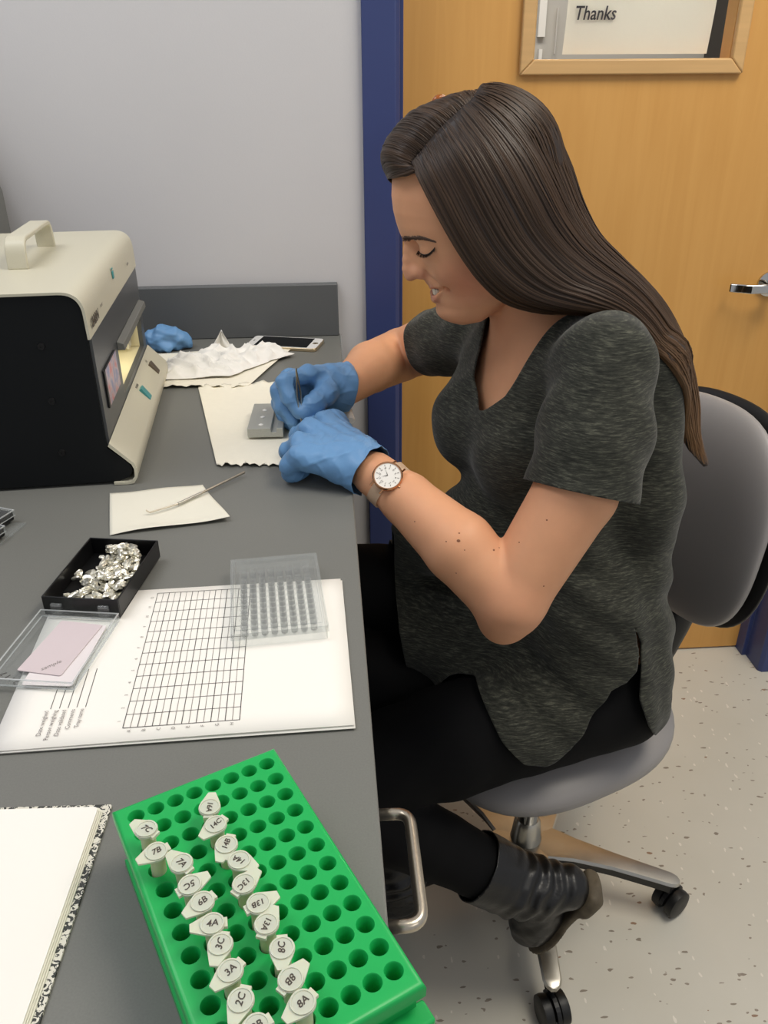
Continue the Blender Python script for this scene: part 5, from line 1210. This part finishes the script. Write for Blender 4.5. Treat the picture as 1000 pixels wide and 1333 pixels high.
for i, (kk, l1, l2, l3) in enumerate(zip(kL, (.040, .042, .038, .031), (.025, .027, .025, .020), (.020, .021, .020, .017))):
    d1 = A3([-.50+.10*i*0, .52-.10*i, -.42]); d1 /= np.linalg.norm(d1); p1 = kk-hx_*.004+d1*l1*.62
    d2 = A3([.10, .62-.12*i, -.75]); d2 /= np.linalg.norm(d2); p2 = p1+d2*l2*.75
    d3 = A3([.75, .45, -.15]); d3 /= np.linalg.norm(d3); p3 = p2+d3*l3
    for p in (p1, p2, p3): p[2] = max(p[2], ZB+.0125)
    finger(S, [kk-hx_*.003, p1, p2, p3], .0125, .0092, k=.004)
# thumb of the near hand reaches up beside the index finger
th0 = wl0*.5+kL[0]*.5+A3([.0, .012, -.012]); finger(S, [th0, PZ(437, 548, .034), PZ(415, 545, .030), PZ(404, 553, .028)], .0165, .0100, k=.008)
glove('left_glove', S, kL[1], PY(487, 607, .930)); GL = S
# right hand (far): pinch grip on the tweezers
S = SDF(A3([-.15, 1.03, ZB-.01]), A3([.07, 1.26, ZB+.14]), .0017)
tipP = PY(391, 540, 1.085)                                     # where the pinch closes
kR = [PY(400, 487, 1.130), PY(378, 492, 1.145), PY(370, 507, 1.155), PY(372, 524, 1.150)]    # index .. little knuckle
w2 = wrR
for i, kk in enumerate(kR):
    wj = w2*.74+kR[1]*.26+(kR[3]-kR[0])*(i-1.5)*.12; S.chain([wj, kk], [.020, .0130], k=.014)
S.chain([PY(462, 500, 1.20), w2, w2*.75+kR[1]*.25], [.031, .0275, .025], k=.02)
S.chain([PY(455, 502, 1.185), PY(447, 504, 1.168)], [.032, .0295], k=.008)
finger(S, [kR[0], PY(370, 496, 1.105), PY(377, 519, 1.090), PY(387, 535, 1.083)], .0120, .0085, k=.004)
finger(S, [kR[1], PY(363, 508, 1.120), PY(367, 530, 1.105), PY(383, 549, 1.095)], .0120, .0088, k=.004)
finger(S, [kR[2], PY(364, 524, 1.135), PY(371, 545, 1.125), PY(388, 556, 1.110)], .0115, .0088, k=.004)
finger(S, [kR[3], PY(370, 538, 1.145), PY(380, 553, 1.135), PY(394, 560, 1.120)], .0110, .0085, k=.004)
finger(S, [w2*.62+kR[0]*.38, PY(424, 512, 1.115), PY(408, 526, 1.090), PY(398, 538, 1.080)], .0180, .0098, k=.010)
glove('right_glove', S, kR[1], PY(451, 503, 1.175)); GR = S

# ---- wristwatch on the near wrist (worn: part of her clothing)
wd_ = (elL-wrL); wd_ /= np.linalg.norm(wd_); wc = PY(505, 629, .905)
h0, n0 = hit(500, 614); n0 = n0/np.linalg.norm(n0) if n0 is not None else A3([-.3, -.4, .85])
fa = A3([-.25, -.50, .83]); fa = fa-wd_*(fa@wd_); fa /= np.linalg.norm(fa); sa = np.cross(wd_, fa)
axc = wc
def strap_r(a_):      # radius of the forearm around the axis through the watch
    d = fa*math.cos(a_)+sa*math.sin(a_); lo_, hi_ = .005, .06
    for _ in range(18):
        m_ = (lo_+hi_)/2
        if BODY.sample((axc+d*m_)[None])[0] < 0: lo_ = m_
        else: hi_ = m_
    return hi_
ring = []; n_ = 48
for k in range(n_):
    a_ = 2*math.pi*k/n_; d = fa*math.cos(a_)+sa*math.sin(a_); r_ = strap_r(a_)
    for u, e in ((-.0075, .0004), (.0075, .0004), (.0075, .0022), (-.0075, .0022)): ring.append(axc+d*(r_+e)+wd_*u)
mb = MB().add(ring, [(k*4+q_, k*4+(q_+1) % 4, ((k+1) % n_)*4+(q_+1) % 4, ((k+1) % n_)*4+q_) for k in range(n_) for q_ in range(4)])
wt = obj('wristwatch', off(mb, PO), 'strap', pr, smooth=.8, label='wristwatch with pale leather strap, rose gold case and white dial')
cen = axc+fa*(strap_r(0)+.0015); fx = sa
def wat(prof, n=40):
    m__ = MB(); m__.lathe(prof, n); me = m__.mesh('w'); me.transform(frame(cen-PO, wd_, sa, fa)); return me
obj('watch_case', wat([(.0165, 0), (.0180, .001), (.0182, .0050), (.0172, .0066), (.0160, .0066), (.0158, .0055), (.0001, .0055)]), 'rosegold', wt, smooth=.6)
obj('watch_dial', wat([(.0158, .0056), (.0001, .0057)], 40), 'dial', wt)
mb = MB()
for k in range(12):
    a_ = 2*math.pi*k/12; me = None
    c, s_ = math.cos(a_), math.sin(a_); r0_, r1_ = .0118, .0140
    mb.add([(r0_*c-.0003*s_, r0_*s_+.0003*c, .0060), (r1_*c-.0003*s_, r1_*s_+.0003*c, .0060), (r1_*c+.0003*s_, r1_*s_-.0003*c, .0060), (r0_*c+.0003*s_, r0_*s_-.0003*c, .0060)], [(0, 1, 2, 3)])
for a_, L_, w_ in ((2.2, .0075, .0005), (3.6, .0105, .00035)):
    c, s_ = math.cos(a_), math.sin(a_); mb.add([(-w_*-s_, -w_*c, .0063), (L_*c, L_*s_, .0063), (w_*-s_, w_*c, .0063)], [(0, 1, 2)])
me = mb.mesh('marks'); me.transform(frame(cen-PO, wd_, sa, fa)); obj('hands_and_marks', me, 'ink', wt, fix=False)
for k in range(12):
    a_ = math.pi/2-2*math.pi*(k+1)/12; me = text_mesh(str(k+1), .0036)
    me.transform(Matrix.Translation((.0098*math.cos(a_), .0098*math.sin(a_), .0060))); me.transform(frame(cen-PO, wd_, sa, fa)); obj('numeral', me, 'ink', wt, fix=False)
mb = MB()
for u in (-1, 1):
    for v in (-1, 1): mb.tube([(u*.0135*0+v*.0078, u*.0150, .0035), (v*.0074, u*.0215, .0000)], .0013, 8)
mb.tube([(.0182, .0, .0032), (.0208, 0, .0032)], .0018, 12)
me = mb.mesh('lugs'); me.transform(frame(cen-PO, wd_, sa, fa)); obj('lugs', me, 'rosegold', wt, smooth=.8)
bk = axc-fa*(strap_r(math.pi)+.003); mb = MB(); mb.tube(fillet([bk+wd_*.010+sa*.008-PO, bk-wd_*.010+sa*.008-PO, bk-wd_*.010-sa*.006-PO, bk+wd_*.010-sa*.006-PO, bk+wd_*.010+sa*.008-PO], .002), .0009, 8); obj('buckle', mb, 'rosegold', wt)

# ---- tweezers held in the far hand
ta, tb_ = PY(385.5, 479, 1.100), PY(393, 551, 1.070); t = thing('tweezers', 'slim steel tweezers held upright between gloved finger and thumb', 'tweezers', tuple(ta)); dv = tb_-ta; sv = A3([.9, .35, 0])
mb = MB()
for s_ in (-1, 1):
    mb.tube([A3([0, 0, 0]), dv*.12+sv*.0005*s_, dv*.45+sv*.0030*s_, dv*.75+sv*.0022*s_, dv*.93+sv*.0007*s_, dv*1.0], [.0022, .0027, .0030, .0024, .0014, .0006], 8, flat=.45)
obj('arms', mb, 'steel', t, smooth=1)

# ================================================================== hair
Yc = 1.03
G = [ # near side, from the hairline strand (0) to the back-of-head silhouette
 [(536, 212, .985), (548, 238, .968), (563, 268, .955), (584, 305, .945), (606, 340, .940), (628, 368, .938), (656, 391, .938), (700, 403, .935), (755, 405, .930), (806, 418, .935), (843, 444, .945), (869, 488, .955), (884, 534, .965), (892, 575, .970)],
 [(556, 190, .985), (572, 222, .962), (590, 256, .948), (610, 296, .938), (632, 332, .932), (658, 362, .928), (692, 385, .925), (735, 397, .922), (782, 405, .922), (824, 424, .932), (855, 456, .945), (877, 500, .955), (890, 545, .963), (899, 588, .968)],
 [(580, 166, .986), (602, 200, .957), (624, 238, .942), (646, 280, .934), (668, 318, .930), (696, 350, .926), (730, 374, .924), (770, 388, .922), (808, 404, .926), (840, 430, .938), (866, 468, .950), (884, 514, .960), (895, 556, .966), (908, 598, .970)],
 [(603, 145, .990), (632, 178, .962), (658, 218, .945), (682, 262, .938), (704, 302, .936), (732, 336, .934), (764, 362, .932), (798, 380, .934), (830, 404, .940), (856, 434, .950), (877, 476, .960), (892, 524, .967), (900, 566, .970), (914, 604, .972)],
 [(618, 134, 1.00), (655, 155, .980), (688, 192, .965), (714, 240, .956), (736, 284, .955), (762, 320, .957), (794, 348, .960), (826, 374, .965), (852, 402, .970), (874, 436, .975), (892, 480, .980), (902, 528, .980), (906, 570, .978), (918, 607, .975)],
 [(630, 121, 1.03), (672, 128, 1.03), (712, 160, 1.03), (740, 212, 1.03), (757, 262, 1.03), (778, 304, 1.03), (806, 334, 1.03), (836, 364, 1.03), (862, 394, 1.025), (882, 430, 1.02), (898, 474, 1.01), (907, 524, 1.005), (908, 566, 1.0), (920, 606, .985)]]
FAR = [ # over the part, to the far side of the head
 [(541, 222, .974), (531, 227, .982), (520, 230, .990), (512, 231, 1.005), (507, 231, 1.024), (508, 233, 1.045), (514, 238, 1.06), (530, 248, 1.08)],
 [(536, 212, .987), (522, 205, .992), (509, 200, 1.005), (500, 200, 1.025), (499, 210, 1.045), (506, 226, 1.065), (520, 244, 1.08), (545, 270, 1.09)],
 [(556, 190, .986), (540, 178, .990), (524, 172, 1.005), (511, 173, 1.030), (508, 186, 1.055), (515, 208, 1.075), (535, 235, 1.095), (565, 270, 1.105)],
 [(580, 166, .987), (564, 153, .992), (549, 147, 1.008), (536, 148, 1.033), (533, 162, 1.060), (542, 190, 1.085), (562, 222, 1.103), (595, 265, 1.112)],
 [(603, 145, .990), (590, 133, .997), (578, 130, 1.012), (568, 134, 1.037), (568, 150, 1.063), (580, 182, 1.090), (605, 220, 1.108), (640, 265, 1.115)],
 [(618, 134, 1.0), (612, 124, 1.008), (606, 121, 1.022), (602, 127, 1.045), (606, 145, 1.07), (622, 182, 1.095), (650, 225, 1.11), (685, 275, 1.115)],
 [(630, 121, 1.03), (634, 116, 1.034), (638, 117, 1.045), (644, 126, 1.06), (655, 150, 1.08), (676, 190, 1.098), (704, 235, 1.108), (735, 290, 1.105)]]
def sheet(Gs, nt):
    A = np.stack([catmull([PY(*p) for p in g_], nt) for g_ in Gs]); return A          # guides x t x 3
def surf(A, nu):
    return np.stack([catmull(A[:, t_], nu) for t_ in range(A.shape[1])], 1)          # u x t x 3
HS = surf(sheet(G, 80), 81); FS = surf(sheet(FAR, 48), 61)
def push(P, eps=.003):
    P = P.copy()
    for F_ in (SHIRT, BODY):
        for _ in range(3):
            d = F_.sample(P); g_ = F_.grad(P); m_ = np.clip(eps-d, 0, .03)*(d < eps)*(d > -.04)
            inb = (P[:, 2] > F_.ax[2][2]) & (P[:, 2] < F_.ax[2][-3]) & (P[:, 0] < F_.ax[0][-3]); P = P+g_*(m_*inb)[:, None]
    return P
def shell(A, cen_out):
    nu, nt = A.shape[:2]; P = push(A.reshape(-1, 3), .003).reshape(nu, nt, 3); return P
def under(name, A, th):
    """closed slab following the sheet: th thick towards the head"""
    nu, nt = A.shape[:2]; du = np.gradient(A, axis=0); dt = np.gradient(A, axis=1); N_ = np.cross(du, dt); N_ /= np.linalg.norm(N_, axis=2)[..., None]+1e-9
    c = A3([.19, 1.04, ZB+.34]); s_ = np.sign(np.sum(N_*(A-c), axis=2).mean()); N_ *= s_
    return N_
HN = under('h', HS, .01); FN = under('f', FS, .01)
HS = push(HS.reshape(-1, 3), .0035).reshape(HS.shape); 
def sheet_mesh(A, N_, depth):
    P = A-N_*depth; nu, nt = P.shape[:2]; idx = np.arange(nu*nt).reshape(nu, nt); q = np.stack([idx[:-1, :-1], idx[1:, :-1], idx[1:, 1:], idx[:-1, 1:]], -1).reshape(-1, 4); return P.reshape(-1, 3), q
hr = obj('hair', None or np_mesh('hair', *sheet_mesh(HS, HN, .0022), PO), 'scalp', pr, fix=False, solid=.004, label='long straight dark brown hair with a side parting')
V, q = sheet_mesh(FS, FN, .0022); obj('hair_underlayer', np_mesh('hair_underlayer', V, q, PO), 'scalp', hr, fix=False, solid=.004)
S = SDF(H(500, 260)-A3([.02, .03, .0]), H(620, 160)+A3([0, .14, .0]), .003); S.chain([H(531, 214, -.008), H(527, 212, .03), H(545, 220, .055)], [.017, .021, .017], k=.01); V, q = S.surface(); obj('hair_underlayer', np_mesh('hair_underlayer', V, q, PO), 'scalp', hr, fix=False)
# skull cap closing the back of the head
S = SDF(A3([.04, .93, ZB+.12]), A3([.40, 1.16, ZB+.46]), .004)
S.ell(H(636, 220), (.088, .070, .082), HAX, k=.01); S.ell(H(690, 300), (.045, .055, .07), HAX, k=.03); S.chain([H(700, 330), PY(760, 390, 1.03), PY(820, 440, 1.04)], [.05, .036, .03], k=.04)
V, q = S.surface(); T = tri(q); g = (V[:, 0]-PY(600, 300, YH)[0])*1.0+(V[:, 2]-PY(600, 300, YH)[2])*.55+.0; V, T = clip_mesh(V, T, g); obj('hair_underlayer', np_mesh('hair_underlayer', V, T, PO), 'scalp', hr, fix=False)
# strands
def strands(A, N_, count, n_t, rad, seed, t0=0, tip=.12, lift=.0045, wave=.0018, spread=1.0, ridge=.0021):
    r = np.random.default_rng(seed); nu, nt = A.shape[:2]; VV = []; FF = []; CC = []; base_ = 0
    for k in range(count):
        u0 = r.uniform(0, nu-1.001); tA = r.uniform(0, .05) if r.random() < .8 else r.uniform(0, .5); tB = r.uniform(.86, 1.0) if r.random() < .75 else r.uniform(.5, 1.0)
        if tB-tA < .25: continue
        tl_ = np.linspace(tA, tB, n_t); ts = tl_*(nt-1.001); ph = r.uniform(0, 6.28)
        lockn = lambda u, t: .5*np.sin(u*.41+1.3*np.sin(t*3.1+u*.07)+seed)+.35*np.sin(u*1.13+2.1*t+2.0*np.sin(u*.19))+.25*np.sin(u*2.9-3.3*t+seed)
        us = u0+r.normal()*1.6*(tl_-tl_[0])+.9*np.sin(tl_*4+.21*u0+seed)*np.clip(tl_, 0, 1)*spread+.35*np.sin(tl_*(5+4*r.random())+ph); us = np.clip(us, 0, nu-1.001)
        lock = float(.5+.5*lockn(u0, .5)/1.1)
        ui = us.astype(int); uf = (us-ui)[:, None]; ti = ts.astype(int); tf = (ts-ti)[:, None]
        def sm(B): return (B[ui, ti]*(1-uf)*(1-tf)+B[ui+1, ti]*uf*(1-tf)+B[ui, ti+1]*(1-uf)*tf+B[ui+1, ti+1]*uf*tf)
        P = sm(A); Nm = sm(N_); h = lift*(r.random()**1.6)*.7+ridge*(lockn(us, tl_)+.35)*np.clip(tl_*5, .25, 1)+wave*np.sin(ph+np.linspace(0, 6, n_t))*.3-.0004
        P = P+Nm*h[:, None]
        T_ = np.gradient(P, axis=0); T_ /= np.linalg.norm(T_, axis=1)[:, None]+1e-9; B_ = np.cross(T_, Nm); B_ /= np.linalg.norm(B_, axis=1)[:, None]+1e-9
        tt = np.linspace(0, 1, n_t); w_ = rad*(.6+.8*r.random())*np.minimum(1, (1-tt)/tip+.12)*np.minimum(1, tt/.03+.4)
        ring_ = np.stack([P+B_*w_[:, None], P+Nm*w_[:, None]*.55, P-B_*w_[:, None]], 1).reshape(-1, 3); VV.append(ring_)
        i = np.arange(n_t-1)*3+base_; FF.append(np.stack([i, i+1, i+4, i+3], 1)); FF.append(np.stack([i+1, i+2, i+5, i+4], 1)); base_ += n_t*3
        br = .62+.42*lock+.42*r.random()**2; c0, c1 = A3(lin((50, 37, 28))), A3(lin((128, 95, 62))); m_ = np.clip((ts/(nt-1)-.5)/.5, 0, 1)[:, None]**1.8*.9+.12*r.random()
        c = (c0*(1-m_)+c1*m_)*br; CC.append(np.repeat(c, 3, axis=0))
    return np.concatenate(VV), np.concatenate(FF), np.concatenate(CC)
V, q, c = strands(HS, HN, 2600, 40, .00085, 1); o = obj('hair_strands', np_mesh('hair_strands', V, q, PO, c), 'hair', hr, fix=False); o['kind'] = 'stuff'
V, q, c = strands(FS, FN, 1500, 24, .0007, 2, lift=.003, ridge=.0007); o = obj('hair_strands', np_mesh('hair_strands', V, q, PO, c), 'hair', hr, fix=False); o['kind'] = 'stuff'
# amber clip on top of the head
cp_ = PY(572, 135, 1.035)+A3([0, 0, .001]); mb = MB(); mb.tube(catmull([cp_+A3([-.008, 0, -.004]), cp_+A3([-.003, 0, .003]), cp_+A3([.004, .002, .004]), cp_+A3([.010, .004, -.001])], 12), [.002, .003, .0038, .0042, .0044, .0044, .0044, .0042, .004, .0034, .003, .002], 10)
obj('hair_clip', off(mb, PO), 'amber', pr, smooth=3, label='amber plastic hair clip')
